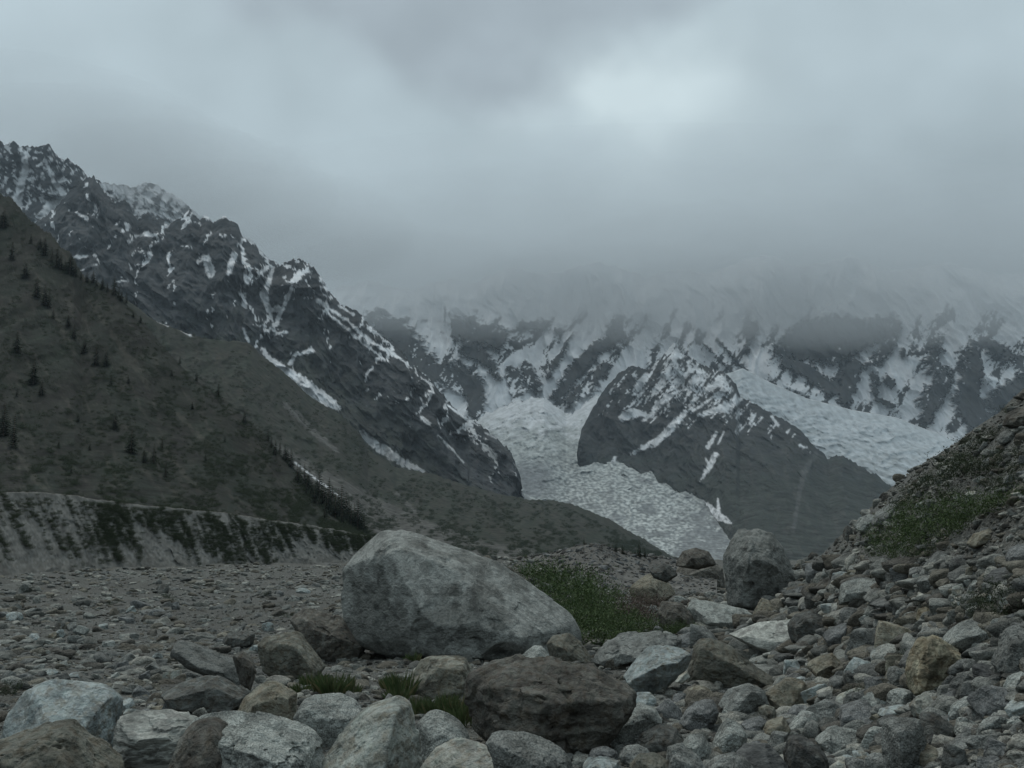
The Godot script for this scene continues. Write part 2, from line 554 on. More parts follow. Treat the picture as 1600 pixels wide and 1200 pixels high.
const PEAK_CREST: Array = [Vector2(904, 722), Vector2(906, 694), Vector2(909, 669), Vector2(919, 650), Vector2(934, 625), Vector2(950, 603), Vector2(966, 584), Vector2(987, 571), Vector2(1000, 576), Vector2(1012, 578), Vector2(1025, 567), Vector2(1037, 553), Vector2(1053, 537), Vector2(1069, 553), Vector2(1091, 566), Vector2(1106, 575), Vector2(1131, 581), Vector2(1150, 600), Vector2(1156, 620), Vector2(1181, 631), Vector2(1209, 647), Vector2(1237, 662), Vector2(1256, 678), Vector2(1275, 700), Vector2(1294, 716), Vector2(1316, 712), Vector2(1337, 725), Vector2(1366, 741), Vector2(1391, 759), Vector2(1412, 773), Vector2(1450, 800)]

const PEAK_SNOW: Array = [
	[1, 3, [974, 651, 12, 991, 645, 14, 1014, 648, 6]], [1, 3, [1072, 644, 6, 1053, 666, 13, 1025, 691, 12, 984, 709, 3]], [1, 3, [1059, 612, 5, 1028, 634, 11, 1009, 656, 5]],
	[1, 3, [1166, 619, 4, 1131, 637, 14, 1091, 650, 4]], [1, 4, [1127, 596, 16, 1103, 612, 6]], [1, 2, [1119, 619, 4, 1084, 641, 4]], [1, 2, [1119, 676, 4, 1106, 699, 7]],
	[1, 1, [1131, 675, 2, 1122, 694, 3]], [1, 2, [1119, 711, 8, 1108, 731, 8, 1094, 751, 2]], [1, 1, [1103, 716, 3, 1109, 728, 5]], [1, 3, [1012, 587, 10, 997, 604, 10]],
	[1, 2, [959, 714, 3, 957, 734, 18, 950, 745, 26]], [1, 2, [975, 748, 8, 1000, 752, 8]], [1, 2, [1075, 780, 6, 1097, 788, 14, 1122, 804, 14, 1142, 815, 5]], [1, 1, [1122, 778, 2, 1124, 800, 6]],
	[1, 2, [1250, 696, 5, 1260, 699, 4]], [1, 2, [1180, 648, 3, 1172, 662, 3]], [1, 2, [1206, 650, 3, 1216, 664, 3]],
	[-1, 2, [1275, 709, 8, 1256, 737, 9, 1246, 787, 6, 1238, 825, 7]]]


func build_glaciers() -> void:
	face({"name": "glacier", "label": "broken grey icefall pouring down between the ridge and the rock pyramid", "category": "", "x0": 690.0, "x1": 1180.0, "cols": 330, "rows": 260,
		"jag": 7.0, "crest": line([690, 662, 745, 655, 780, 636, 805, 626, 850, 622, 885, 648, 910, 634, 930, 622, 960, 610, 1180, 640]), "foot": line([690, 885, 1180, 885]),
		"crest_far": line([690, 5200, 1180, 5000]), "foot_far": line([690, 2300, 1180, 2300]), "bow": 1.0,
		"relief": [[36.0, 120.0, 0.7, 0.5], [15.0, 44.0, 0.6, 0.5], [4.0, 17.0, 0.9, 0.4]], "bend": 0.9, "skew": -0.5, "seed": 17.0, "mat": M.ice, "depth": 300.0, "face_y": 760.0, "paint": paint_icefall})
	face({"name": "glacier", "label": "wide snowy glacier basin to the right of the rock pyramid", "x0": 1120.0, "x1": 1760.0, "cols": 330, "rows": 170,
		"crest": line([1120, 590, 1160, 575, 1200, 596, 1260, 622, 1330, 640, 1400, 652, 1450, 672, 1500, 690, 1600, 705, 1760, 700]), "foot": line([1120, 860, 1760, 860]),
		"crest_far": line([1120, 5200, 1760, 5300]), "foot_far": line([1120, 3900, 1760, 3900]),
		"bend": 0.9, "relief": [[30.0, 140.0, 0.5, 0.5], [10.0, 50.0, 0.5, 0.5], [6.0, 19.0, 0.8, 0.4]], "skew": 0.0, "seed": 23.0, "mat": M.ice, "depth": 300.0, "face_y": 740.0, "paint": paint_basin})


func paint_icefall(x: float, y: float, p: Vector3, g: float, up: float, mark: float) -> Color:
	var n := n_c.get_noise_2d(x * 0.03, y * 0.055)
	var f := n_b.get_noise_2d(x * 0.12, y * 0.26)
	var clean := Color(0.52, 0.55, 0.535)
	var mucky := Color(0.14, 0.155, 0.155)
	var bare := smoothstep(670.0, 770.0, y + n * 70.0)
	var pure := smoothstep(700.0, 640.0, y + n * 40.0)
	var c := clean.lerp(mucky, clampf(0.15 + 0.5 * bare + (1.15 - 0.7 * pure) * f - g * 0.3 * (1.0 - pure), 0.0, 1.0))
	c = c.lerp(SNOW, pure * 0.9)
	c = c.lerp(Color(0.60, 0.64, 0.64), smoothstep(0.2, 0.6, f) * 0.4 * (1.0 - 0.7 * bare))
	# moraine debris darkens the snout and the edges
	var debris := smoothstep(0.05, 0.5, n_a.get_noise_2d(x * 0.022 + 3.0, y * 0.045) + smoothstep(720.0, 880.0, y) * 0.55 - 0.25 + smoothstep(1040.0, 1130.0, x) * 0.5)
	c = c.lerp(Color(0.15, 0.16, 0.165), debris * 0.7)
	var edge := smoothstep(34.0, 0.0, Vector2((x - 832.0) * 0.8, y - 748.0).length() - 10.0 + n * 14.0)
	return c.lerp(Color(0.15, 0.16, 0.17), edge * 0.7)


func paint_basin(x: float, y: float, p: Vector3, g: float, up: float, mark: float) -> Color:
	var crest := along([Vector2(1120, 590), Vector2(1200, 596), Vector2(1260, 622), Vector2(1330, 640), Vector2(1400, 652), Vector2(1500, 690), Vector2(1760, 700)], x)
	var n := n_c.get_noise_2d((x + y * 0.4) * 0.012, (y - x * 0.28) * 0.075)
	var f := n_b.get_noise_2d((x + y * 0.4) * 0.05, (y - x * 0.28) * 0.26)
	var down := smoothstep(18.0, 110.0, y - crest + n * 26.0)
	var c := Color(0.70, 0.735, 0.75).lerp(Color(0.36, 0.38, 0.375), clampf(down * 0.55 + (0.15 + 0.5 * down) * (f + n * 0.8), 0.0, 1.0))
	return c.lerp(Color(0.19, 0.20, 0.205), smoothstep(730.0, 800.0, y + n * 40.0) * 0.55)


func build_mid_mountains() -> void:
	face({"name": "mountain_peak", "label": "cloud-capped snowy summits behind the left rock ridge", "x0": -160.0, "x1": 480.0, "cols": 360, "rows": 110,
		"crest": line([-160, 225, -60, 235, 0, 219, 6, 226, 23, 220, 31, 229, 47, 230, 59, 231, 75, 222, 84, 237, 94, 247, 106, 248, 125, 262, 140, 280, 165, 284, 203, 292, 231, 285, 250, 292, 272, 306, 297, 325, 340, 352, 362, 362, 392, 374, 412, 396, 440, 420, 480, 470]),
		"foot": line([-160, 460, 0, 440, 200, 460, 480, 520]), "crest_far": line([-160, 3500, 130, 3500, 200, 4100, 480, 4000]), "foot_far": line([-160, 3300, 130, 3300, 200, 3600, 480, 3600]),
		"relief": [[90.0, 200.0, 2.2, 0.6], [36.0, 80.0, 1.8, 0.4]], "skew": 0.3, "seed": 31.0, "jag": 5.0, "mat": M.ridge_rock, "depth": 700.0, "face_y": 320.0, "paint": paint_back_peak,
		"strokes": [[1, 2, [33, 232, 6, 40, 255, 9, 33, 285, 11, 28, 308, 14, 31, 326, 6]], [1, 2, [70, 250, 5, 86, 285, 7, 102, 308, 12]], [1, 3, [104, 304, 8, 78, 326, 20, 62, 347, 12]], [1, 4, [160, 288, 10, 205, 300, 12]]]})
	face({"name": "mountain_ridge", "label": "steep dark rock ridge with snow gullies descending from upper left", "x0": -80.0, "x1": 838.0, "cols": 640, "rows": 300,
		"crest": RIDGE_CREST, "foot": line([-80, 640, 200, 700, 500, 790, 700, 850, 838, 870]),
		"crest_far": line([-80, 3100, 300, 3000, 500, 2800, 838, 2350]), "foot_far": line([-80, 2100, 300, 2000, 838, 2050]),
		"relief": [[120.0, 250.0, 2.8, 0.6], [58.0, 95.0, 2.6, 0.5], [20.0, 36.0, 2.2, 0.25]], "bend": 0.3, "skew": 0.35, "seed": 41.0, "jag": 6.0, "mat": M.ridge_rock, "depth": 700.0, "face_y": 560.0,
		"paint": paint_ridge, "strokes": [
			[1, 2, [428, 415, 4, 420, 440, 7, 411, 462, 12, 423, 488, 5, 430, 521, 6]], [1, 2, [454, 454, 6, 441, 484, 5, 430, 508, 7]], [1, 3, [322, 408, 14, 330, 428, 14]], [1, 2, [366, 402, 11, 358, 432, 6]],
			[1, 3, [412, 546, 5, 420, 560, 9, 442, 578, 16, 474, 600, 20, 503, 621, 22, 528, 638, 8]], [1, 2, [455, 568, 8, 465, 552, 4]], [1, 3, [562, 674, 4, 582, 690, 14, 602, 704, 16, 636, 727, 12, 664, 738, 4]],
			[1, 1, [675, 677, 2, 697, 696, 4, 722, 721, 3]], [1, 2, [652, 650, 5, 660, 658, 5]], [1, 1, [652, 620, 2, 657, 632, 2]], [1, 1, [697, 632, 3, 731, 656, 4, 746, 664, 2]], [1, 1, [757, 676, 3, 774, 684, 3]],
			[1, 2, [380, 516, 5, 384, 524, 3, 388, 534, 4]], [1, 2, [436, 521, 4, 447, 519, 6]], [1, 2, [465, 555, 4, 488, 546, 8]], [1, 2, [122, 334, 4, 136, 342, 7]], [1, 2, [212, 369, 4, 230, 366, 8, 246, 370, 4]],
			[1, 2, [113, 409, 6, 136, 401, 5]], [1, 1, [128, 425, 2, 154, 415, 2]], [1, 1, [184, 442, 3, 204, 442, 3]], [1, 2, [470, 428, 10, 482, 424, 6]], [1, 3, [575, 512, 6, 596, 525, 4]],
			[1, 2, [496, 470, 5, 540, 500, 4, 580, 535, 5, 612, 552, 4, 640, 574, 3]], [1, 2, [512, 490, 3, 560, 530, 4, 600, 562, 3]], [1, 2, [530, 478, 3, 552, 492, 3]], [1, 2, [655, 590, 3, 672, 600, 3]]]})
	face({"name": "mountain_spur", "label": "green shoulder with a pale scree fan below the rock ridge", "x0": 100.0, "x1": 1100.0, "cols": 560, "rows": 190,
		"crest": line([100, 470, 180, 455, 240, 500, 300, 524, 337, 531, 386, 535, 412, 557, 450, 587, 487, 621, 532, 647, 562, 677, 575, 702, 619, 730, 675, 741, 720, 755, 780, 772, 825, 780, 870, 782, 900, 790, 930, 802, 960, 816, 1010, 845, 1045, 867, 1100, 885]),
		"foot": line([100, 870, 500, 880, 1100, 890]), "crest_far": line([100, 1600, 400, 1750, 600, 1850, 825, 1950, 1100, 1900]), "foot_far": line([100, 800, 500, 700, 800, 760, 1100, 1500]),
		"relief": [[34.0, 120.0, 2.6, 0.6], [9.0, 40.0, 2.6, 0.5]], "skew": 0.4, "seed": 57.0, "jag": 2.5, "mat": M.slope, "depth": 300.0, "face_y": 700.0, "paint": paint_spur,
		"strokes": [[1, 1, [246, 501, 2, 262, 509, 3]], [1, 1, [277, 510, 5, 297, 523, 5]], [-1, 3, [446, 632, 7, 470, 655, 10, 500, 684, 9, 532, 708, 4]], [-1, 3, [620, 770, 4, 650, 800, 5]], [1, 1, [462, 724, 3, 500, 752, 2, 532, 774, 2]]]})


func paint_hillside(x: float, y: float, p: Vector3, g: float, up: float, mark: float) -> Color:
	var n := n_a.get_noise_2d(x * 0.012 + 5.0, y * 0.012)
	var f := n_b.get_noise_2d(x * 0.11, y * 0.16)
	var h := n_c.get_noise_2d(x * 0.35, y * 0.4)
	var c := Color(0.036, 0.038, 0.032).lerp(Color(0.027, 0.036, 0.027), clampf(0.5 + n * 1.0 + f * 0.35, 0.0, 1.0))
	c = c.lerp(Color(0.098, 0.092, 0.079), smoothstep(0.15, 0.6, h + f * 0.3) * 0.5)
	c = c.lerp(Color(0.025, 0.031, 0.022), smoothstep(0.18, 0.5, f - h * 0.4) * 0.6)
	var rill := n_ridge.get_noise_2d((x - y * 0.62) * 0.02 + n * 0.25, (x * 0.5 + y) * 0.004)
	c = c.lerp(Color(0.088, 0.083, 0.070), smoothstep(0.45, 0.95, rill + f * 0.3) * 0.6)
	if mark != 0.0:
		c = c.lerp(Color(0.105, 0.10, 0.082), absf(mark) * 0.45)
	return c


func build_hillside() -> void:
	face({"name": "hillside", "label": "dark brown-green hillside dotted with conifers at left", "x0": -140.0, "x1": 640.0, "cols": 420, "rows": 250,
		"crest": HILL_CREST, "foot": line([-140, 860, 300, 870, 640, 880]), "crest_far": line([-140, 1000, 0, 920, 300, 700, 570, 520, 640, 500]), "foot_far": line([-140, 240, 300, 300, 640, 420]),
		"relief": [[22.0, 80.0, 4.0, 0.6], [4.0, 26.0, 4.0, 0.5]], "bend": 0.3, "skew": -0.35, "seed": 63.0, "jag": 5.5, "mat": M.slope, "depth": 250.0, "face_y": 650.0, "paint": paint_hillside,
		"strokes": [[1, 4, [20, 705, 6, 45, 735, 8, 70, 765, 8]], [1, 4, [160, 710, 5, 190, 760, 6]], [1, 4, [245, 690, 6, 280, 730, 6, 310, 765, 6]], [1, 5, [60, 440, 8, 120, 560, 6]], [1, 5, [140, 470, 6, 230, 600, 8]], [1, 5, [270, 640, 6, 330, 700, 8]]]})


const HILL_CREST: Array = [Vector2(-140, 250), Vector2(0, 303), Vector2(19, 312), Vector2(34, 328), Vector2(53, 350), Vector2(75, 362), Vector2(94, 384), Vector2(116, 403), Vector2(128, 431), Vector2(147, 440), Vector2(175, 453), Vector2(200, 475), Vector2(225, 503), Vector2(250, 535), Vector2(300, 590), Vector2(337, 614), Vector2(375, 645), Vector2(420, 686), Vector2(450, 722), Vector2(480, 756), Vector2(525, 792), Vector2(570, 828), Vector2(640, 870)]


func paint_moraine(x: float, y: float, p: Vector3, g: float, up: float, mark: float) -> Color:
	var crest := along(MORAINE_CREST, x)
	var foot := along(MORAINE_FOOT, x)
	var t := (y - crest) / maxf(foot - crest, 1.0)
	var f := n_b.get_noise_2d(x * 0.2, y * 0.1)
	var c := Color(0.225, 0.225, 0.21).lerp(Color(0.155, 0.155, 0.143), clampf(0.5 + f, 0.0, 1.0))
	c = c.lerp(Color(0.16, 0.156, 0.14), smoothstep(0.75, 1.0, t + f * 0.3) * 0.6)
	return c


const MORAINE_CREST: Array = [Vector2(-140, 764), Vector2(0, 769), Vector2(60, 768), Vector2(110, 773), Vector2(160, 781), Vector2(220, 789), Vector2(300, 796), Vector2(360, 802), Vector2(420, 812), Vector2(480, 820), Vector2(540, 830), Vector2(580, 838), Vector2(660, 850)]
const MORAINE_FOOT: Array = [Vector2(-140, 900), Vector2(0, 896), Vector2(100, 890), Vector2(200, 880), Vector2(280, 876), Vector2(320, 890), Vector2(400, 884), Vector2(480, 872), Vector2(560, 870), Vector2(660, 874)]


func build_moraine() -> void:
	face({"name": "moraine_wall", "label": "long grey moraine wall streaked with dark bushes below the hillside", "x0": -140.0, "x1": 660.0, "cols": 460, "rows": 90,
		"crest": MORAINE_CREST, "foot": line([-140, 925, 0, 922, 300, 915, 560, 905, 660, 905]), "crest_far": line([-140, 128, 0, 140, 300, 205, 560, 275, 660, 300]), "foot_far": line([-140, 112, 0, 122, 300, 185, 560, 255, 660, 280]),
		"relief": [[1.3, 3.6, 5.0, 0.6], [0.4, 1.1, 3.0, 0.3]], "skew": 0.45, "seed": 77.0, "jag": 1.6, "mat": M.till, "depth": 14.0, "face_y": 830.0, "edge": 0.1, "paint": paint_moraine})
	# the far end of the same moraine, beyond the great boulder
	face({"name": "moraine_wall", "key": "bank", "label": "low gravel moraine bank rising behind the great boulder", "x0": 690.0, "x1": 1120.0, "cols": 200, "rows": 60,
		"crest": line([690, 876, 770, 874, 820, 872, 870, 862, 905, 852, 932, 849, 960, 858, 1000, 868, 1050, 874, 1120, 876]), "foot": line([690, 960, 1120, 960]),
		"crest_far": line([690, 130, 930, 105, 1120, 120]), "foot_far": line([690, 84, 900, 66, 1120, 70]),
		"relief": [[0.5, 2.5, 3.0, 0.6], [0.25, 0.9, 2.0, 0.3]], "skew": -0.5, "seed": 83.0, "jag": 1.5, "mat": M.till, "depth": 12.0, "face_y": 870.0, "paint": paint_bank})


func paint_bank(x: float, y: float, p: Vector3, g: float, up: float, mark: float) -> Color:
	var f := n_b.get_noise_2d(x * 0.1, y * 0.16)
	return Color(0.165, 0.162, 0.150).lerp(Color(0.12, 0.116, 0.105), clampf(0.5 + f, 0.0, 1.0))


func build_clouds() -> void:
	# mist banks that hide the tops; each is a soft ellipsoid of thin cloud
	var banks := [
		# x, y, distance, width, height, depth, density (x, y as seen; sizes in metres)
		[1050, 452, 5600, 7500, 560, 3800, 0.00025], [820, 466, 5400, 3600, 420, 3200, 0.00025], [1320, 458, 5500, 4200, 460, 3400, 0.00026], [1560, 462, 5400, 3200, 420, 3200, 0.00026],
		[950, 484, 5600, 2300, 300, 2400, 0.00027], [1150, 488, 5700, 2200, 300, 2400, 0.00027], [1440, 490, 5500, 2000, 300, 2400, 0.00027], [690, 474, 5300, 2000, 340, 2400, 0.00027],
		[1000, 410, 6300, 7800, 640, 4200, 0.00024],
		[170, 255, 4200, 1500, 260, 1500, 0.00076], [300, 300, 4200, 1300, 260, 1500, 0.00076], [420, 360, 4200, 1300, 280, 1500, 0.00067], [40, 205, 4100, 1700, 260, 1500, 0.00067],
		[540, 440, 4800, 1900, 360, 1700, 0.00030]]
	for b in banks:
		var f := FogVolume.new()
		f.name = numbered("cloud")
		f.shape = RenderingServer.FOG_VOLUME_SHAPE_ELLIPSOID
		f.size = Vector3(b[3], b[4], b[5])
		f.position = at(b[0], b[1], b[2])
		var m := FogMaterial.new()
		m.density = b[6]
		m.albedo = Color(0.95, 0.98, 1.0)
		f.material = m
		add_child(f)
		tag(f, "grey cloud bank hanging over the far summits", "cloud", "cloud banks round the summits", "stuff")


# ---------------------------------------------------------------- the near ground

const FLOOR: Array = [Vector2(0, -1.9), Vector2(8, -2.3), Vector2(12, -2.5), Vector2(20, -2.9), Vector2(30, -3.5), Vector2(45, -4.3), Vector2(80, -4.6), Vector2(150, -5.0), Vector2(300, -7.0), Vector2(900, -24.0), Vector2(3500, -75.0)]
const TOE: Array = [Vector2(0, 2.0), Vector2(6, 2.5), Vector2(10, 3.2), Vector2(25, 6.0), Vector2(40, 8.4), Vector2(58, 12.0), Vector2(90, 20.0)]
const BROW_X: Array = [Vector2(0, 11.0), Vector2(20, 11.6), Vector2(25, 12.8), Vector2(32, 14.3), Vector2(40, 15.4), Vector2(47, 15.9), Vector2(58, 17.0), Vector2(90, 26.0)]
const BROW_Y: Array = [Vector2(0, 4.2), Vector2(20, 3.9), Vector2(25, 3.4), Vector2(32, 2.75), Vector2(40, 1.4), Vector2(47, 0.0), Vector2(58, -1.6), Vector2(75, -4.0), Vector2(90, -5.0)]


func ground_y(x: float, z: float) -> float:
	var far := maxf(-z, 0.0)
	var y := along(FLOOR, far)
	if far < 100.0 and x > 0.0:
		# the scree slope that climbs to the right
		var toe := along(TOE, far)
		var bx := along(BROW_X, far)
		var rise := maxf(along(BROW_Y, far) - y, 0.0)
		var t := (x - toe) / (bx - toe)
		if t > 0.0:
			var s := t - 0.06 * sin(clampf(t, 0.0, 1.0) * TAU)
			y += rise * (s if t < 1.0 else maxf(1.0 - (t - 1.0) * 0.5, 0.0))
	# the bank behind the great boulder
	y += 3.1 * exp(-pow((x + 1.5) / 7.5, 2.0) - pow((far - 62.0) / 14.0, 2.0))
	y += 0.9 * exp(-pow((x - 7.0) / 4.0, 2.0) - pow((far - 40.0) / 9.0, 2.0))
	# hummocks
	var k := clampf(far / 40.0, 0.35, 2.3)
	y += n_b.get_noise_2d(x * 0.06, z * 0.06) * 0.5 * k + n_a.get_noise_2d(x * 0.30, z * 0.30) * 0.16
	return y


func ground_hit(x: float, y: float) -> Vector3:
	var d := 3.0
	var last := 3.0
	while d < 215.0:
		var p := at(x, y, d)
		if p.y <= ground_y(p.x, p.z):
			for k in 8:
				var m := (d + last) * 0.5
				var q := at(x, y, m)
				if q.y <= ground_y(q.x, q.z):
					d = m
				else:
					last = m
			return at(x, y, d)
		last = d
		d *= 1.03
	return at(x, y, 215.0)


func build_ground() -> void:
	var cols := 330
	var rows := 330
	var v := PackedVector3Array()
	var colors := PackedColorArray()
	for j in rows:
		var t := float(j) / (rows - 1)
		var z := 6.0 - (exp(t * 6.6) - 1.0) * 5.1
		for i in cols:
			var u := float(i) / (cols - 1) * 2.0 - 1.0
			var x := u * (0.95 * maxf(-z, 0.0) + 14.0)
			v.append(Vector3(x, ground_y(x, z), z))
			var f := n_c.get_noise_2d(x * 0.25, z * 0.25)
			var g := n_a.get_noise_2d(x * 0.03, z * 0.03)
			var c := Color(0.200, 0.204, 0.190).lerp(Color(0.128, 0.126, 0.113), clampf(0.5 + f * 0.7 + g * 0.5, 0.0, 1.0))
			colors.append(c)
	var o := put("ground", grid_mesh(v, cols, rows, colors, true), M.gravel)
	tag(o, "grey-brown gravel floor of the valley between the boulders", "", "", "structure")


func make_near_materials() -> void:
	var g := StandardMaterial3D.new()
	g.vertex_color_use_as_albedo = true
	g.roughness = 0.95
	g.metallic_specular = 0.25
	g.uv1_triplanar = true
	g.uv1_world_triplanar = true
	g.uv1_scale = Vector3.ONE * 0.35
	g.albedo_texture = tri_noise(91, 1024, 0.04, 6, [[0.0, grey(0.28)], [0.42, grey(0.68)], [0.58, grey(0.88)], [1.0, grey(1.0)]])
	g.heightmap_enabled = true
	g.heightmap_texture = tri_noise(92, 1024, 0.035, 5, [])
	g.heightmap_scale = 7.0
	M.gravel = g
	# three kinds of stone: speckled, stained and banded
	var blotch := tri_noise(131, 1024, 0.006, 6, [[0.0, grey(0.50)], [0.38, grey(0.74)], [0.5, grey(0.95)], [0.62, grey(0.86)], [1.0, grey(1.0)]], false, 6.0, 0.58)
	M.speckled = stone_material(Vector3.ONE * 0.8, tri_noise(101, 1024, 0.05, 5, [[0.0, grey(0.40)], [0.4, grey(0.80)], [0.6, grey(0.97)], [1.0, grey(1.0)]]), tri_noise(102, 1024, 0.005, 8, [], false, 6.0, 0.6), 11.0, blotch)
	M.stained = stone_material(Vector3.ONE * 0.6, tri_noise(111, 1024, 0.010, 7, [[0.0, Color(0.58, 0.52, 0.45)], [0.35, Color(0.84, 0.81, 0.77)], [0.52, grey(0.96)], [0.7, Color(0.87, 0.89, 0.87)], [1.0, grey(1.0)]], false, 6.0, 0.6), tri_noise(112, 1024, 0.005, 8, [], false, 6.0, 0.6), 12.0, blotch)
	M.banded = stone_material(Vector3(0.4, 1.6, 0.4), tri_noise(121, 1024, 0.008, 6, [[0.0, grey(0.55)], [0.4, grey(0.82)], [0.5, grey(1.0)], [0.58, grey(0.78)], [1.0, grey(0.97)]], false, 6.0, 0.6), tri_noise(122, 1024, 0.006, 8, [], false, 6.0, 0.6), 6.0, blotch)
	M.leaf = leaf_material(Color(1, 1, 1))
	var b := StandardMaterial3D.new()
	b.albedo_color = Color(0.10, 0.075, 0.055).linear_to_srgb()
	b.roughness = 0.95
	M.bark = b


func stone_material(scale: Vector3, tint: Texture2D, relief: Texture2D, height: float, blotch: Texture2D) -> StandardMaterial3D:
	var m := StandardMaterial3D.new()
	m.vertex_color_use_as_albedo = true
	m.roughness = 0.9
	m.metallic_specular = 0.3
	m.uv1_triplanar = true
	m.uv1_world_triplanar = true
	m.uv1_scale = scale
	m.albedo_texture = tint
	m.heightmap_enabled = true
	m.heightmap_texture = relief
	m.heightmap_scale = height
	m.detail_enabled = true
	m.detail_blend_mode = BaseMaterial3D.BLEND_MODE_MUL
	m.detail_albedo = blotch
	m.detail_uv_layer = BaseMaterial3D.DETAIL_UV_2
	m.uv2_triplanar = true
	m.uv2_world_triplanar = true
	m.uv2_scale = Vector3.ONE * 0.31
	return m


func leaf_material(c: Color) -> StandardMaterial3D:
	var m := StandardMaterial3D.new()
	m.albedo_color = c
	m.vertex_color_use_as_albedo = true
	m.roughness = 0.8
	m.metallic_specular = 0.2
	m.cull_mode = BaseMaterial3D.CULL_DISABLED
	m.backlight_enabled = true
	m.backlight = Color(0.35, 0.4, 0.25)
	return m


# ---------------------------------------------------------------- stones

var spheres := {}


func sphere(level: int) -> Array:
	if spheres.has(level):
		return spheres[level]
	var t := (1.0 + sqrt(5.0)) / 2.0
	var v := PackedVector3Array()
	for p in [[-1, t, 0], [1, t, 0], [-1, -t, 0], [1, -t, 0], [0, -1, t], [0, 1, t], [0, -1, -t], [0, 1, -t], [t, 0, -1], [t, 0, 1], [-t, 0, -1], [-t, 0, 1]]:
		v.append(Vector3(p[0], p[1], p[2]).normalized())
	var f := PackedInt32Array([0, 11, 5, 0, 5, 1, 0, 1, 7, 0, 7, 10, 0, 10, 11, 1, 5, 9, 5, 11, 4, 11, 10, 2, 10, 7, 6, 7, 1, 8, 3, 9, 4, 3, 4, 2, 3, 2, 6, 3, 6, 8, 3, 8, 9, 4, 9, 5, 2, 4, 11, 6, 2, 10, 8, 6, 7, 9, 8, 1])
	for l in level:
		var mid := {}
		var g := PackedInt32Array()
		for k in range(0, f.size(), 3):
			var m := [0, 0, 0]
			for e in 3:
				var a := f[k + e]
				var b := f[k + (e + 1) % 3]
				var key := mini(a, b) * 1000000 + maxi(a, b)
				if not mid.has(key):
					mid[key] = v.size()
					v.append((v[a] + v[b]).normalized())
				m[e] = mid[key]
			g.append_array(PackedInt32Array([f[k], m[0], m[2], f[k + 1], m[1], m[0], f[k + 2], m[2], m[1], m[0], m[1], m[2]]))
		f = g
	# Godot's front faces run clockwise
	for k in range(0, f.size(), 3):
		var s := f[k + 1]
		f[k + 1] = f[k + 2]
		f[k + 2] = s
	spheres[level] = [v, f]
	return spheres[level]


# A stone: planes cut it out (normals and distances from its middle), SHARP rounds their edges, ROUGH wears the faces.
func stone_mesh(normals: PackedVector3Array, reach: PackedFloat32Array, dims: Vector3, level: int, sharp: float, rough: float, seed_: float, tint: Color, stain: Color, stain_share: float, beds := 0.0, dents: Array = []) -> ArrayMesh:
	var s := sphere(level)
	var dirs: PackedVector3Array = s[0]
	var idx: PackedInt32Array = s[1]
	var v := PackedVector3Array()
	v.resize(dirs.size())
	var colors := PackedColorArray()
	colors.resize(dirs.size())
	var size := (dims.x + dims.y + dims.z) / 3.0
	var off := Vector3(seed_ * 3.1, seed_ * 1.7, -seed_ * 2.3)
	var n := normals.size()
	var joint_a := Vector3(sin(seed_), 0.9, cos(seed_ * 1.3) * 0.5).normalized()
	var joint_b := Vector3(cos(seed_ * 2.1), -0.2, sin(seed_ * 1.7)).normalized()
	var ledges := 1.4 if sharp > 20.0 else 0.3
	for k in dirs.size():
		var d := (dirs[k] * dims).normalized()
		var sum := 0.0
		for i in n:
			var c := d.dot(normals[i])
			if c > 0.0:
				sum += pow(c * size / reach[i], sharp)
		var p := d * size * pow(maxf(sum, 1e-30), -1.0 / sharp)
		var q := p / size + off
		var wear := n_a.get_noise_3dv(q * 0.75) * 0.45 + n_c.get_noise_3dv(q * 2.2) * 0.5
		# the stone breaks along joints: little steps across two directions
		var warp := n_a.get_noise_3dv(q * 0.9 + Vector3(2, 8, 3)) * 0.8
		var cell := floorf(q.dot(joint_a) * 2.3 + warp) + 57.0 * floorf(q.dot(joint_b) * 1.7 - warp)
		wear += (sin(cell * 12.9898) * 0.5) * ledges
		var crack := n_ridge.get_noise_3dv(q * 0.8 + Vector3(5, 5, 5))
		wear -= smoothstep(0.72, 0.98, crack) * 1.0
		if beds > 0.0:
			var bed := q.y * 3.2 + n_a.get_noise_3dv(q * 0.7) * 1.6
			wear += (absf(bed - floorf(bed) - 0.5) * 2.0 - 0.5) * beds
		p += d * (wear * rough * size)
		for e in dents:
			# a hollow: middle, radius, depth
			var h: float = p.distance_to(e[0]) / e[1]
			if h < 1.0:
				p -= d * e[2] * (1.0 - h * h)
		v[k] = p
		var m := n_b.get_noise_3dv(q * 1.1 + Vector3(9, 1, 4))
		var f := n_a.get_noise_3dv(q * 3.4)
		var col := tint * (1.0 + 0.22 * m + 0.16 * f)
		var share := smoothstep(0.62 - stain_share, 0.80 - stain_share, 0.5 + 0.5 * m + 0.22 * f)
		colors[k] = col.lerp(stain, share * 0.85)
		colors[k].a = 1.0
	var nrm := PackedVector3Array()
	nrm.resize(v.size())
	for k in range(0, idx.size(), 3):
		var a := v[idx[k]]
		var fn := (v[idx[k + 2]] - a).cross(v[idx[k + 1]] - a)
		nrm[idx[k]] += fn
		nrm[idx[k + 1]] += fn
		nrm[idx[k + 2]] += fn
	for k in nrm.size():
		nrm[k] = nrm[k].normalized()
	var arr := []
	arr.resize(Mesh.ARRAY_MAX)
	arr[Mesh.ARRAY_VERTEX] = v
	arr[Mesh.ARRAY_NORMAL] = nrm
	arr[Mesh.ARRAY_COLOR] = colors
	arr[Mesh.ARRAY_INDEX] = idx
	var mesh := ArrayMesh.new()
	mesh.add_surface_from_arrays(Mesh.PRIMITIVE_TRIANGLES, arr)
	return mesh


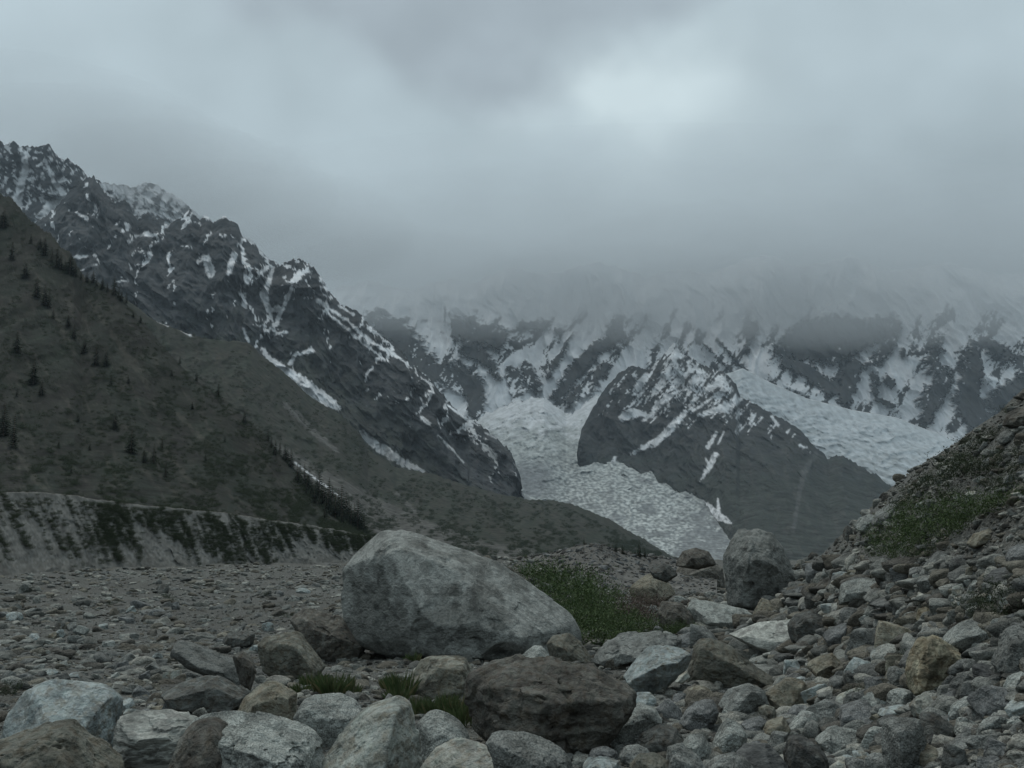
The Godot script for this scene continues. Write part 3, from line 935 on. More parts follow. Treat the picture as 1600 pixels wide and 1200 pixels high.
# linear base colours: stone, its stain (lichen, rust, weathering), how much of it shows, and the kind of surface
const TONES := {
	"pale": [Color(0.34, 0.36, 0.35), Color(0.24, 0.25, 0.24), 0.12, "speckled"],
	"white": [Color(0.42, 0.43, 0.41), Color(0.27, 0.27, 0.26), 0.14, "stained"],
	"bluish": [Color(0.33, 0.37, 0.39), Color(0.24, 0.26, 0.27), 0.10, "stained"],
	"grey": [Color(0.235, 0.245, 0.24), Color(0.15, 0.155, 0.15), 0.18, "speckled"],
	"dark": [Color(0.125, 0.13, 0.13), Color(0.085, 0.086, 0.085), 0.2, "stained"],
	"slate": [Color(0.085, 0.088, 0.090), Color(0.13, 0.132, 0.132), 0.12, "banded"],
	"brown": [Color(0.126, 0.122, 0.115), Color(0.080, 0.076, 0.071), 0.25, "stained"],
	"tan": [Color(0.265, 0.253, 0.218), Color(0.18, 0.168, 0.14), 0.2, "stained"],
	"olive": [Color(0.200, 0.200, 0.182), Color(0.128, 0.125, 0.110), 0.22, "stained"],
	"yellow": [Color(0.32, 0.298, 0.235), Color(0.16, 0.143, 0.11), 0.26, "stained"],
	"mauve": [Color(0.205, 0.213, 0.218), Color(0.14, 0.145, 0.147), 0.15, "speckled"],
}


const WARM := Color(1.50, 1.50, 1.43)


# A boulder whose outline is given as it is seen (x, y pairs); it stands where the ground meets the foot of the outline.
# FACETS: further cuts as [right, up, towards the viewer, reach as a share of the half size].
func boulder(called: String, label: String, tone: String, outline: Array, facets: Array = [], opt: Dictionary = {}) -> MeshInstance3D:
	var pts := PackedVector2Array()
	for k in range(0, outline.size(), 2):
		pts.append(Vector2(outline[k], outline[k + 1]))
	pts = Geometry2D.convex_hull(pts)
	var lo := Vector2(1e9, 1e9)
	var hi := -lo
	for p in pts:
		lo = lo.min(p)
		hi = hi.max(p)
	var mid := (lo + hi) * 0.5
	var sizes := hi - lo
	var hit := ground_hit(mid.x, hi.y - sizes.y * opt.get("sunk", 0.06))
	var far: float = minf(opt.get("far", 999.0), -hit.z)
	var per := far / FOCAL
	var half := Vector3(sizes.x * per * 0.5, sizes.y * per * 0.5, 0.0)
	half.z = sqrt(half.x * half.y) * opt.get("thick", 0.9)
	far += half.z * opt.get("set_back", 0.45)
	per = far / FOCAL
	half *= far / (far - half.z * opt.get("set_back", 0.45))
	var centre := at(mid.x, mid.y, far)
	var toward := -at(mid.x, mid.y, 1.0).normalized()
	var right := Vector3.UP.cross(toward).normalized()
	var up := toward.cross(right).normalized()
	var frame := Basis(right, up, toward)
	var r := RandomNumberGenerator.new()
	r.seed = hash(label)
	var normals := PackedVector3Array()
	var reach := PackedFloat32Array()
	var widest := -0.45 * half.z  # the outline lies a little behind the middle, so that the cuts in front leave it whole
	for k in pts.size() - 1:
		var a := pts[k]
		var b := pts[k + 1]
		var e := Vector2(b.x - a.x, -(b.y - a.y))
		if e.length() < 1.0:
			continue
		var n2 := Vector2(e.y, -e.x).normalized()
		var m := (a + b) * 0.5 - mid
		var dist := n2.dot(Vector2(a.x - mid.x, -(a.y - mid.y))) * per
		if dist < 0.0:
			n2 = -n2
			dist = -dist
		dist = maxf(dist, 0.08 * half.x)
		# each edge of the outline is cut twice, once leaning to the viewer and once away
		for side in [1.0, -1.0]:
			var lean: float = deg_to_rad(r.randf_range(16.0, 34.0) if n2.y > -0.4 else r.randf_range(3.0, 11.0)) * side
			normals.append(frame * Vector3(n2.x * cos(lean), n2.y * cos(lean), sin(lean)))
			reach.append(maxf(dist * cos(lean) + widest * sin(lean), 0.12 * half.x))
	var cuts := facets
	if cuts.is_empty():
		cuts = [[r.randf_range(-0.35, 0.35), 0.75, 0.6, r.randf_range(0.62, 0.75)], [r.randf_range(-0.7, -0.2), r.randf_range(-0.2, 0.2), 0.8, r.randf_range(0.72, 0.9)], [r.randf_range(0.2, 0.7), r.randf_range(-0.2, 0.2), 0.8, r.randf_range(0.72, 0.9)]]
	cuts = cuts + [[0.0, 0.0, -1.0, 1.0], [0.0, 0.0, 1.0, 1.0]]
	for c in cuts:
		var n := Vector3(c[0], c[1], c[2]).normalized()
		var size := sqrt(pow(n.x * half.x, 2.0) + pow(n.y * half.y, 2.0) + pow(n.z * half.z, 2.0))
		var need := 0.0
		for p in pts:
			need = maxf(need, n.dot(Vector3((p.x - mid.x) * per, -(p.y - mid.y) * per, widest)))
		normals.append(frame * n)
		reach.append(maxf(size * c[3], need * 0.97))
	# many small chips knocked off the faces and edges
	var sharp: float = opt.get("sharp", 56.0)
	var rough_out := []
	for d in sphere(2)[0]:
		var e: Vector3 = (d * half).normalized()
		var most_c := 0.0
		for i in normals.size():
			most_c = maxf(most_c, e.dot(normals[i]) / reach[i])
		rough_out.append(e / maxf(most_c, 1e-6))
	for k in int(opt.get("chips", 10)):
		var n := Vector3(r.randfn(), r.randfn(), absf(r.randfn()) * 0.9).normalized()
		var w := frame * n
		var reach_out := 0.0
		for p in rough_out:
			reach_out = maxf(reach_out, w.dot(p))
		normals.append(w)
		reach.append(reach_out * lerpf(r.randf_range(0.80, 0.95), r.randf_range(0.975, 0.998), pow(1.0 - absf(n.z), 0.6)))
	var t: Array = TONES[tone]
	var level: int = opt.get("level", 5 if maxf(sizes.x, sizes.y) > 55.0 else 4)
	var dents := []
	for e in opt.get("dents", []):
		# given as seen: x, y, radius, depth
		var flat := Vector3((e[0] - mid.x) * per, -(e[1] - mid.y) * per, 0.0)
		dents.append([frame * (flat + Vector3(0, 0, half.z * 0.8)), e[2] * per, e[3] * per])
	# the noise of the wear is set so that a bit of the outline is lost and a bit gained
	var mesh := stone_mesh(normals, reach, half, level, sharp * 1.35, opt.get("rough", 0.05), r.randf_range(0.0, 50.0), t[0] * WARM * opt.get("light", 1.0), t[1] * WARM, t[2], opt.get("beds", 0.0), dents)
	var o := put(called, mesh, M[opt.get("mat", t[3])])
	# wear and rounding take a little off: bring the stone back to its measured width and height
	var least := Vector3(1e9, 1e9, 1e9)
	var most := -least
	var back := frame.inverse()
	for p in mesh.surface_get_arrays(0)[Mesh.ARRAY_VERTEX]:
		var q: Vector3 = back * p
		least = least.min(q)
		most = most.max(q)
	var grow := Vector3(2.0 * half.x / (most.x - least.x), 2.0 * half.y / (most.y - least.y), 1.0)
	grow.z = (grow.x + grow.y) * 0.5
	o.basis = frame * Basis.from_scale(grow) * back
	var shift := (least + most) * 0.5 * grow
	o.position = centre - frame * Vector3(shift.x, shift.y, 0.0)
	tag(o, label, opt.get("category", "boulder" if called == "boulder" else "rock"), opt.get("group", "boulders strewn over the valley floor"))
	placed.append([mid, sizes, label, called, tone, opt.get("short", "")])
	return o


var placed := []


func build_boulders() -> void:
	# --- the great boulder and its neighbours
	boulder("boulder", "great pale grey boulder with sloping top, largest in the scene", "grey", [531, 890, 545, 866, 584, 832, 600, 827, 643, 830, 720, 857, 775, 876, 850, 927, 895, 960, 910, 990, 911, 1012, 870, 1032, 740, 1044, 640, 1038, 560, 1004, 538, 965],
		[[0.14, 0.52, 0.84, 0.44], [-0.74, -0.05, 0.67, 0.46]], {"level": 6, "rough": 0.035, "light": 1.3, "thick": 0.8, "chips": 8, "sharp": 60.0, "dents": [[785, 1040, 44, 26], [668, 1034, 26, 20], [700, 940, 34, 6], [640, 880, 26, 5], [800, 960, 30, 5], [740, 990, 26, 4]], "short": "the great boulder"})
	boulder("boulder", "tall dome-topped grey boulder standing below the dark pyramid mountain", "grey", [1131, 942, 1131, 871, 1144, 849, 1159, 833, 1184, 826, 1209, 835, 1225, 852, 1234, 877, 1244, 905, 1247, 945, 1206, 961, 1140, 952],
		[[-0.1, 0.7, 0.7, 0.72], [-0.5, -0.25, 0.8, 0.70], [0.5, -0.2, 0.8, 0.72]], {"rough": 0.09, "light": 0.95, "level": 5, "dents": [[1203, 929, 11, 12], [1182, 920, 9, 8], [1160, 900, 14, 5]], "short": "the dome-topped boulder"})
	boulder("boulder", "squat brown-grey boulder pressed against the left of the domed boulder", "brown", [1056, 892, 1066, 878, 1087, 872, 1112, 875, 1128, 886, 1132, 922, 1100, 918, 1064, 910], [[-0.2, 0.85, 0.5, 0.55], [0.3, -0.2, 0.9, 0.7]], {"light": 1.5})
	boulder("boulder", "low brown mound of rock showing over the squat boulder", "brown", [1056, 884, 1068, 862, 1085, 856, 1105, 862, 1118, 882, 1090, 890], [], {"light": 1.1, "far": 46.0})
	boulder("boulder", "long whitish boulder with dark hollow under its right end", "pale", [1075, 952, 1084, 938, 1112, 941, 1153, 950, 1197, 964, 1199, 975, 1160, 990, 1085, 984], [[-0.15, 0.85, 0.5, 0.5], [0.5, -0.5, 0.7, 0.55]], {"short": "the long whitish boulder"})
	boulder("boulder", "rounded rusty brown boulder at the right end of the grass", "brown", [1028, 958, 1037, 940, 1066, 942, 1081, 962, 1087, 984, 1060, 990, 1034, 987], [], {"light": 1.2, "short": "the rusty brown boulder"})
	boulder("rock", "low tan rock with yellow top above the reddish bush", "tan", [984, 920, 1002, 903, 1019, 896, 1044, 910, 1054, 926, 1025, 950, 990, 944], [], {"light": 0.8})
	boulder("rock", "dark mossy rock leaning over the low tan rock", "dark", [1014, 890, 1034, 880, 1046, 884, 1058, 898, 1041, 910, 1022, 903], [], {"light": 0.7, "far": 33.0})
	boulder("rock", "tan triangular rock at the foot of the domed boulder", "tan", [1176, 962, 1190, 935, 1205, 942, 1223, 957, 1214, 969, 1186, 968], [], {"light": 0.8, "level": 4})
	boulder("rock", "grey squared block right beside the domed boulder", "mauve", [1241, 931, 1247, 917, 1274, 914, 1276, 932, 1262, 939, 1247, 939], [], {"light": 1.2})
	boulder("rock", "dark brown angular rock above the grey squared block", "brown", [1272, 920, 1288, 905, 1303, 903, 1308, 925, 1296, 932, 1278, 930])
	boulder("rock", "small brown rock under the dark brown angular rock", "brown", [1268, 938, 1278, 927, 1296, 929, 1298, 940, 1284, 945], [], {"light": 1.2})
	boulder("rock", "flat grey slab lying on the scree right of the brown rocks", "pale", [1312, 946, 1318, 914, 1336, 904, 1396, 908, 1382, 922, 1346, 943], [[-0.1, 0.8, 0.6, 0.35]], {"light": 0.85, "thick": 0.7})
	# --- the middle of the field
	boulder("boulder", "huge dark brown weathered boulder in front of the great boulder", "brown", [725, 1072, 740, 1055, 780, 1035, 835, 1026, 862, 1026, 922, 1037, 950, 1047, 976, 1062, 990, 1075, 994, 1100, 974, 1128, 946, 1165, 910, 1192, 830, 1182, 765, 1166, 737, 1138],
		[[0.0, 0.85, 0.52, 0.60], [-0.45, 0.1, 0.88, 0.72], [0.35, -0.25, 0.9, 0.70], [0.75, 0.1, 0.6, 0.8]], {"level": 6, "rough": 0.085, "beds": 0.35, "short": "the huge dark brown boulder"})
	boulder("boulder", "yellowish flat-topped block with grass growing at its foot", "olive", [635, 1076, 655, 1040, 667, 1026, 726, 1026, 735, 1040, 741, 1062, 732, 1092, 715, 1099, 665, 1099, 642, 1090], [[0.0, 0.9, 0.4, 0.62], [-0.2, 0.15, 0.95, 0.62]], {"light": 1.15, "rough": 0.05, "short": "the yellowish flat-topped block"})
	boulder("rock", "small white peaked rock behind the huge dark brown boulder", "pale", [808, 1032, 824, 1018, 836, 1009, 846, 1010, 858, 1024, 850, 1040], [], {"far": 14.5})
	boulder("rock", "ochre brown rock tucked under the right end of the great boulder", "olive", [855, 1006, 864, 994, 888, 990, 906, 1004, 916, 1018, 926, 1036, 890, 1042, 860, 1030], [], {"light": 0.75})
	boulder("rock", "long low grey rock below the grass patch", "grey", [926, 1034, 945, 1010, 965, 992, 984, 989, 1036, 986, 1064, 998, 1062, 1020, 1000, 1034, 960, 1046], [[0.0, 0.8, 0.6, 0.5], [-0.5, 0.2, 0.8, 0.7]], {"rough": 0.10})
	boulder("boulder", "pale boulder with a black shaded underside beside the dark brown boulder", "bluish", [975, 1058, 997, 1026, 1015, 1010, 1050, 1010, 1080, 1023, 1072, 1044, 1050, 1066, 1020, 1092, 998, 1094, 990, 1064], [[-0.25, 0.8, 0.55, 0.42], [0.2, -0.65, 0.7, 0.38]], {"light": 0.85, "short": "the boulder with the black underside"})
	boulder("boulder", "broad flat brown slab sloping down to the right", "olive", [1074, 1072, 1080, 1048, 1086, 1012, 1100, 1000, 1126, 1000, 1162, 1040, 1200, 1056, 1218, 1072, 1176, 1078, 1126, 1084], [[0.25, 0.75, 0.62, 0.36], [-0.2, -0.2, 0.95, 0.6]], {"light": 0.62, "rough": 0.06, "thick": 0.6, "short": "the broad brown slab"})
	boulder("rock", "white streaked slab left of the dark round boulder", "white", [1142, 992, 1186, 974, 1236, 968, 1244, 1000, 1262, 1016, 1230, 1030, 1180, 1014], [[0.0, 0.8, 0.6, 0.4]], {"mat": "banded", "light": 1.0, "thick": 0.7})
	boulder("boulder", "dark round boulder sitting on the white streaked slab", "dark", [1232, 976, 1245, 961, 1270, 954, 1291, 967, 1294, 1000, 1258, 1010, 1236, 1002], [[0.0, 0.75, 0.6, 0.66], [-0.2, -0.1, 0.95, 0.6]], {"light": 0.8, "short": "the dark round boulder"})
	boulder("boulder", "mauve-grey egg-shaped boulder right of the dark round boulder", "mauve", [1287, 994, 1300, 982, 1322, 974, 1331, 988, 1330, 1010, 1326, 1022, 1300, 1014], [[-0.2, 0.75, 0.6, 0.55], [0.2, -0.4, 0.85, 0.6]], {"sharp": 13.0})
	boulder("boulder", "grey boulder with a rust-brown face below the egg-shaped boulder", "tan", [1262, 1042, 1268, 1034, 1280, 1027, 1300, 1021, 1314, 1036, 1321, 1050, 1306, 1066, 1290, 1072], [[0.0, 0.8, 0.5, 0.66], [0.3, -0.5, 0.8, 0.5]], {"light": 0.85})
	boulder("boulder", "tan three-cornered boulder in the middle of the right-hand field", "tan", [1197, 1086, 1212, 1074, 1230, 1060, 1256, 1066, 1266, 1092, 1250, 1106, 1230, 1118, 1208, 1108], [[-0.1, 0.3, 0.9, 0.5], [0.5, 0.2, 0.8, 0.7]], {"light": 0.72, "short": "the three-cornered tan boulder"})
	boulder("boulder", "light grey boulder with dark right side next to the three-cornered one", "grey", [1124, 1102, 1140, 1080, 1172, 1069, 1194, 1080, 1200, 1100, 1176, 1124, 1150, 1120], [[-0.4, 0.7, 0.6, 0.45], [0.6, -0.2, 0.75, 0.5]], {"light": 1.1})
	boulder("boulder", "pale potato-shaped boulder leaning to the right near the bottom", "pale", [1110, 1172, 1126, 1137, 1138, 1125, 1152, 1131, 1166, 1148, 1160, 1170, 1146, 1182, 1116, 1188], [[-0.35, 0.6, 0.7, 0.66], [0.4, -0.2, 0.85, 0.66]], {"sharp": 12.0, "rough": 0.04, "short": "the potato-shaped boulder"})
	boulder("rock", "grey pointed rock right of the potato-shaped boulder", "mauve", [1159, 1130, 1172, 1127, 1187, 1120, 1200, 1128, 1196, 1144, 1184, 1157, 1168, 1148])
	boulder("rock", "wedge of tan-edged rock propped between grey stones", "tan", [1184, 1164, 1199, 1130, 1224, 1120, 1234, 1142, 1218, 1156, 1198, 1166], [], {"light": 0.85})
	boulder("rock", "upright grey slab propped on the tan-edged wedge", "grey", [1198, 1172, 1209, 1143, 1232, 1144, 1230, 1160, 1214, 1178], [[-0.3, 0.2, 0.9, 0.5]])
	boulder("rock", "pale rounded block above the black hexagonal rock", "pale", [1232, 1137, 1254, 1111, 1270, 1113, 1277, 1124, 1268, 1138, 1246, 1150], [], {"sharp": 13.0})
	boulder("rock", "small squared brown-topped cube of rock above the grey pointed rock", "olive", [1186, 1106, 1196, 1102, 1210, 1105, 1213, 1124, 1200, 1130, 1188, 1126])
	boulder("rock", "smooth grey wedge below the three-cornered tan boulder", "mauve", [1232, 1112, 1242, 1102, 1262, 1102, 1272, 1112, 1256, 1124, 1236, 1124])
	boulder("boulder", "black six-sided rock with a ring-like hollow at the bottom edge", "slate", [1226, 1178, 1236, 1154, 1254, 1151, 1272, 1160, 1292, 1180, 1294, 1215, 1260, 1226, 1230, 1216], [[0.0, 0.15, 0.98, 0.5]], {"light": 0.7, "mat": "stained", "short": "the black six-sided rock"})
	boulder("boulder", "dark layered slate boulder cut off by the bottom edge", "slate", [1148, 1182, 1170, 1167, 1200, 1164, 1218, 1182, 1232, 1204, 1236, 1236, 1150, 1240], [[-0.2, 0.7, 0.7, 0.5]], {"beds": 0.3})
	boulder("boulder", "grey boulder at the bottom edge left of the layered slate", "grey", [1102, 1200, 1120, 1185, 1145, 1178, 1162, 1186, 1178, 1204, 1176, 1240, 1104, 1240])
	boulder("boulder", "pale lumpy boulder right of the black six-sided rock", "pale", [1276, 1160, 1300, 1136, 1338, 1142, 1354, 1158, 1334, 1178, 1300, 1184], [], {"rough": 0.1, "light": 0.85})
	boulder("boulder", "squared block with light top and dark front at the bottom right", "grey", [1381, 1172, 1384, 1134, 1391, 1127, 1435, 1125, 1446, 1144, 1447, 1176, 1440, 1212, 1432, 1236, 1388, 1236], [[-0.1, 0.85, 0.5, 0.42], [0.25, -0.1, 0.95, 0.55], [-0.8, 0.1, 0.55, 0.75]], {"rough": 0.04, "light": 0.9, "short": "the squared block"})
	boulder("rock", "white knobbly rock behind the squared block", "white", [1423, 1104, 1435, 1089, 1448, 1085, 1460, 1096, 1468, 1108, 1456, 1131, 1428, 1122], [], {"rough": 0.13, "light": 0.85})
	boulder("rock", "mauve slab tilted against the white knobbly rock", "mauve", [1456, 1100, 1480, 1083, 1491, 1078, 1501, 1092, 1496, 1105, 1474, 1111])
	boulder("rock", "long white rock with ochre underside left of the knobbly rock", "bluish", [1373, 1119, 1380, 1108, 1410, 1101, 1422, 1105, 1421, 1119, 1395, 1128], [[0.0, 0.85, 0.5, 0.5]])
	boulder("boulder", "yellow-stained boulder with a dark hollow in its side", "yellow", [1417, 1046, 1424, 1022, 1438, 1003, 1458, 994, 1476, 1002, 1492, 1016, 1504, 1026, 1509, 1042, 1500, 1058, 1470, 1074, 1456, 1084, 1431, 1087, 1417, 1074],
		[[-0.45, 0.4, 0.8, 0.58], [0.55, -0.2, 0.8, 0.36], [0.1, 0.8, 0.55, 0.66]], {"level": 5, "rough": 0.11, "dents": [[1480, 1046, 26, 24], [1466, 1016, 13, 8]], "short": "the yellow-stained boulder"})
	boulder("boulder", "smooth light boulder overhanging a black gap at right", "pale", [1474, 1004, 1491, 983, 1513, 969, 1538, 970, 1555, 981, 1566, 1007, 1564, 1024, 1538, 1027, 1507, 1020], [[-0.2, 0.8, 0.55, 0.5], [0.2, -0.6, 0.75, 0.5]], {"sharp": 13.0, "rough": 0.05, "light": 0.85, "far": 13.0, "short": "the overhanging light boulder"})
	boulder("boulder", "rough grey boulder cut off by the right edge", "grey", [1552, 1040, 1568, 1006, 1577, 981, 1596, 978, 1640, 1000, 1640, 1056, 1562, 1054], [], {"rough": 0.11, "light": 0.8})
	boulder("rock", "black lump of rock under the overhanging light boulder", "slate", [1522, 1042, 1538, 1037, 1558, 1046, 1567, 1066, 1558, 1081, 1530, 1076], [], {"light": 0.8})
	boulder("rock", "white rock at the right edge beside the black lump", "pale", [1568, 1078, 1578, 1058, 1596, 1050, 1612, 1060, 1610, 1084, 1584, 1088])
	boulder("rock", "pale rounded rock peeping out behind the overhanging light boulder", "pale", [1546, 984, 1552, 968, 1574, 964, 1582, 976, 1578, 992, 1556, 992], [], {"far": 14.5})
	# --- scree slope on the right
	boulder("rock", "tilted grey block with dark end on the scree below the bushes", "grey", [1437, 898, 1448, 880, 1464, 863, 1482, 861, 1484, 876, 1466, 892, 1446, 903], [[-0.5, 0.5, 0.7, 0.55], [0.7, 0.0, 0.7, 0.6]])
	boulder("rock", "tan boulder at the lower right end of the green bushes", "tan", [1512, 850, 1522, 834, 1544, 826, 1556, 834, 1550, 848, 1524, 858], [], {"light": 0.75})
	boulder("boulder", "pale leaning boulder on the crest of the scree slope", "pale", [1335, 824, 1344, 810, 1358, 803, 1368, 806, 1372, 824, 1350, 834], [], {"light": 0.85, "far": 41.0})
	boulder("boulder", "second grey boulder on the crest, right of the pale leaning one", "grey", [1362, 822, 1372, 800, 1390, 788, 1402, 787, 1408, 806, 1390, 824], [], {"far": 39.0})
	boulder("rock", "dark stump-like rock standing alone on the crest", "dark", [1317, 838, 1319, 826, 1324, 821, 1331, 826, 1333, 840, 1325, 848], [], {"far": 44.0})
	boulder("boulder", "light oval boulder high on the slope near the right edge", "grey", [1558, 688, 1566, 676, 1578, 670, 1588, 674, 1586, 686, 1568, 697], [], {"sharp": 13.0, "light": 1.1})
	boulder("boulder", "brown boulder at the top of the slope by the right edge", "brown", [1568, 664, 1574, 646, 1592, 636, 1625, 634, 1625, 668, 1590, 672], [], {"light": 1.2, "far": 25.0})
	boulder("rock", "small white rock among the bushes on the slope", "white", [1507, 774, 1514, 768, 1526, 767, 1530, 774, 1520, 781], [], {"light": 0.8})
	boulder("boulder", "grey boulder half in view at the right edge of the scree", "mauve", [1574, 876, 1582, 858, 1596, 850, 1630, 850, 1630, 890, 1590, 892])
	boulder("boulder", "dark flat slab at the right edge under the half-seen boulder", "slate", [1540, 908, 1556, 890, 1590, 884, 1630, 886, 1630, 912, 1570, 918], [[0.0, 0.8, 0.6, 0.45]], {"light": 1.2})
	boulder("rock", "yellow-lichened rock on the scree above the yellow-stained boulder", "yellow", [1432, 968, 1436, 952, 1448, 948, 1456, 956, 1452, 970, 1440, 976], [], {"light": 0.7})
	# --- the left half
	boulder("boulder", "pale blue-grey flat-topped block in the left corner", "bluish", [6, 1172, 22, 1116, 45, 1078, 80, 1064, 160, 1076, 180, 1090, 184, 1110, 180, 1165, 172, 1190, 100, 1200, 20, 1196],
		[[0.03, 0.80, 0.60, 0.42], [0.03, -0.15, 0.98, 0.62], [0.85, 0.0, 0.52, 0.84]], {"level": 5, "rough": 0.045, "light": 0.95, "thick": 1.1, "short": "the pale blue-grey block"})
	boulder("boulder", "greenish brown ridged rock cut off by the bottom left corner", "olive", [-30, 1172, 25, 1166, 58, 1150, 76, 1133, 104, 1130, 116, 1146, 142, 1166, 186, 1204, 190, 1262, -30, 1262], [[-0.3, 0.75, 0.6, 0.62], [0.5, 0.5, 0.7, 0.62]], {"level": 5, "rough": 0.11, "light": 0.75})
	boulder("boulder", "layered cream rock with a dark overhang beside the blue-grey block", "white", [176, 1160, 185, 1117, 235, 1112, 262, 1116, 300, 1128, 312, 1150, 304, 1204, 270, 1236, 178, 1236], [[0.0, 0.8, 0.6, 0.36], [0.0, -0.45, 0.9, 0.42]], {"level": 5, "beds": 0.8, "mat": "banded", "rough": 0.075, "light": 0.82, "short": "the layered cream rock"})
	boulder("boulder", "broad lumpy whitish boulder along the bottom edge", "pale", [300, 1128, 345, 1114, 390, 1122, 440, 1135, 480, 1149, 500, 1176, 514, 1204, 512, 1262, 300, 1262], [[0.1, 0.75, 0.65, 0.5], [-0.2, 0.2, 0.95, 0.7]], {"level": 6, "rough": 0.10, "short": "the lumpy whitish boulder"})
	boulder("boulder", "brown pitted hump of rock at the bottom edge", "brown", [262, 1204, 274, 1166, 290, 1140, 302, 1129, 330, 1126, 352, 1138, 366, 1170, 374, 1204, 378, 1262, 262, 1262], [[-0.4, 0.4, 0.8, 0.7], [0.5, 0.3, 0.8, 0.7]], {"level": 5, "rough": 0.09, "sharp": 13.0, "light": 1.2})
	boulder("boulder", "dark grey humped boulder below the tilted slab", "dark", [256, 1082, 300, 1062, 322, 1057, 341, 1060, 358, 1072, 386, 1085, 384, 1102, 350, 1119, 312, 1115, 275, 1107], [[-0.2, 0.8, 0.55, 0.6], [0.0, -0.1, 1.0, 0.6]], {"level": 5, "light": 1.15, "short": "the dark humped boulder"})
	boulder("boulder", "long tilted grey slab above the dark humped boulder", "grey", [269, 1014, 280, 1001, 302, 1005, 370, 1034, 376, 1048, 374, 1062, 384, 1076, 352, 1072, 296, 1044, 270, 1024], [[-0.05, 0.85, 0.5, 0.45], [0.1, -0.3, 0.95, 0.6]], {"level": 5, "light": 0.72, "rough": 0.05, "short": "the tilted slab"})
	boulder("rock", "small dark boulder on the gravel right of the tilted slab's top", "dark", [349, 1002, 357, 990, 380, 986, 397, 988, 396, 1004, 384, 1012, 358, 1014])
	boulder("rock", "brown rock wedged behind the lower end of the tilted slab", "brown", [364, 1026, 380, 1019, 394, 1030, 400, 1050, 392, 1078, 376, 1066], [], {"far": 16.5})
	boulder("boulder", "angular boulder with shadowed left side at the gravel hollow", "olive", [404, 1010, 415, 997, 462, 988, 471, 992, 483, 1015, 508, 1041, 495, 1058, 440, 1066, 414, 1048], [[0.1, 0.85, 0.5, 0.62], [-0.3, -0.15, 0.95, 0.5], [0.7, 0.4, 0.6, 0.62]], {"level": 5, "light": 0.85})
	boulder("boulder", "brownish boulder with sloping right shoulder beside the great boulder", "brown", [454, 966, 480, 951, 500, 953, 528, 965, 552, 980, 577, 998, 572, 1014, 560, 1034, 530, 1040, 500, 1030, 470, 995], [[0.1, 0.85, 0.5, 0.55], [0.2, -0.25, 0.95, 0.6], [-0.6, 0.2, 0.75, 0.7]], {"level": 5, "light": 1.25, "rough": 0.09})
	boulder("boulder", "cream-topped boulder left of the grassy hollow", "tan", [374, 1110, 382, 1090, 405, 1072, 428, 1066, 448, 1080, 461, 1087, 462, 1118, 458, 1137, 427, 1131, 390, 1123], [[-0.1, 0.75, 0.65, 0.5], [0.2, -0.2, 0.95, 0.6]], {"level": 5, "light": 0.85})
	boulder("boulder", "grey knobbly boulder in front of the grassy hollow", "pale", [460, 1107, 480, 1092, 500, 1088, 535, 1086, 552, 1095, 567, 1112, 558, 1130, 544, 1150, 514, 1178, 498, 1172, 475, 1148, 462, 1134], [[0.1, 0.7, 0.7, 0.55], [-0.3, -0.3, 0.9, 0.55]], {"level": 5, "rough": 0.10, "light": 0.9})
	boulder("boulder", "pointed grey shard with a flat dark right face", "pale", [500, 1262, 505, 1198, 530, 1160, 556, 1120, 572, 1110, 617, 1096, 636, 1093, 645, 1108, 655, 1155, 661, 1210, 662, 1262], [[-0.45, 0.5, 0.75, 0.48], [0.88, 0.0, 0.48, 0.55]], {"level": 5, "rough": 0.05, "light": 0.9, "mat": "stained", "short": "the pointed shard"})
	boulder("boulder", "smooth pale boulder right of the pointed shard", "pale", [651, 1130, 665, 1117, 688, 1112, 704, 1120, 726, 1138, 734, 1162, 728, 1192, 690, 1204, 656, 1196], [], {"level": 5, "sharp": 13.0, "light": 0.9})
	boulder("boulder", "broad pale boulder at the bottom edge below the smooth one", "white", [655, 1208, 682, 1170, 712, 1157, 742, 1162, 772, 1172, 797, 1188, 822, 1200, 824, 1262, 655, 1262], [[0.0, 0.8, 0.6, 0.5]], {"level": 5, "light": 0.72, "rough": 0.08})
	boulder("boulder", "grey rounded rock pair against the foot of the dark brown boulder", "grey", [760, 1172, 772, 1152, 795, 1145, 815, 1152, 840, 1162, 866, 1166, 884, 1180, 896, 1205, 880, 1232, 780, 1232], [], {"level": 5, "light": 0.85, "rough": 0.12, "far": 8.6})
	boulder("boulder", "tilted pale boulder with brown broken underside near the bottom middle", "pale", [945, 1160, 958, 1126, 980, 1108, 1006, 1100, 1024, 1112, 1034, 1130, 1010, 1150, 985, 1162, 965, 1172], [[-0.3, 0.75, 0.6, 0.5], [0.4, -0.5, 0.75, 0.4]], {"level": 5, "light": 0.85})
	boulder("boulder", "dark brown rock beneath the tilted pale boulder", "dark", [985, 1170, 1005, 1148, 1034, 1132, 1056, 1140, 1068, 1158, 1056, 1180, 1010, 1188], [], {"light": 0.9})
	boulder("boulder", "grey boulder with white streaks above the potato-shaped boulder", "mauve", [1062, 1128, 1070, 1108, 1088, 1096, 1112, 1094, 1122, 1110, 1110, 1138, 1092, 1148, 1072, 1142], [], {"rough": 0.09})
	boulder("rock", "cream wedge of rock below the broad brown slab", "tan", [1072, 1096, 1076, 1078, 1090, 1071, 1106, 1076, 1116, 1086, 1098, 1098, 1080, 1102], [], {"light": 0.95})
	boulder("rock", "bright little cream rock at the left end of the broad slab", "white", [1055, 1066, 1062, 1056, 1074, 1048, 1078, 1058, 1068, 1068], [], {"far": 13.0})
	boulder("rock", "white flat-faced rock at the bottom left of the potato-shaped boulder", "pale", [1062, 1170, 1078, 1150, 1098, 1148, 1108, 1166, 1112, 1190, 1084, 1196, 1064, 1188], [], {"light": 0.8})
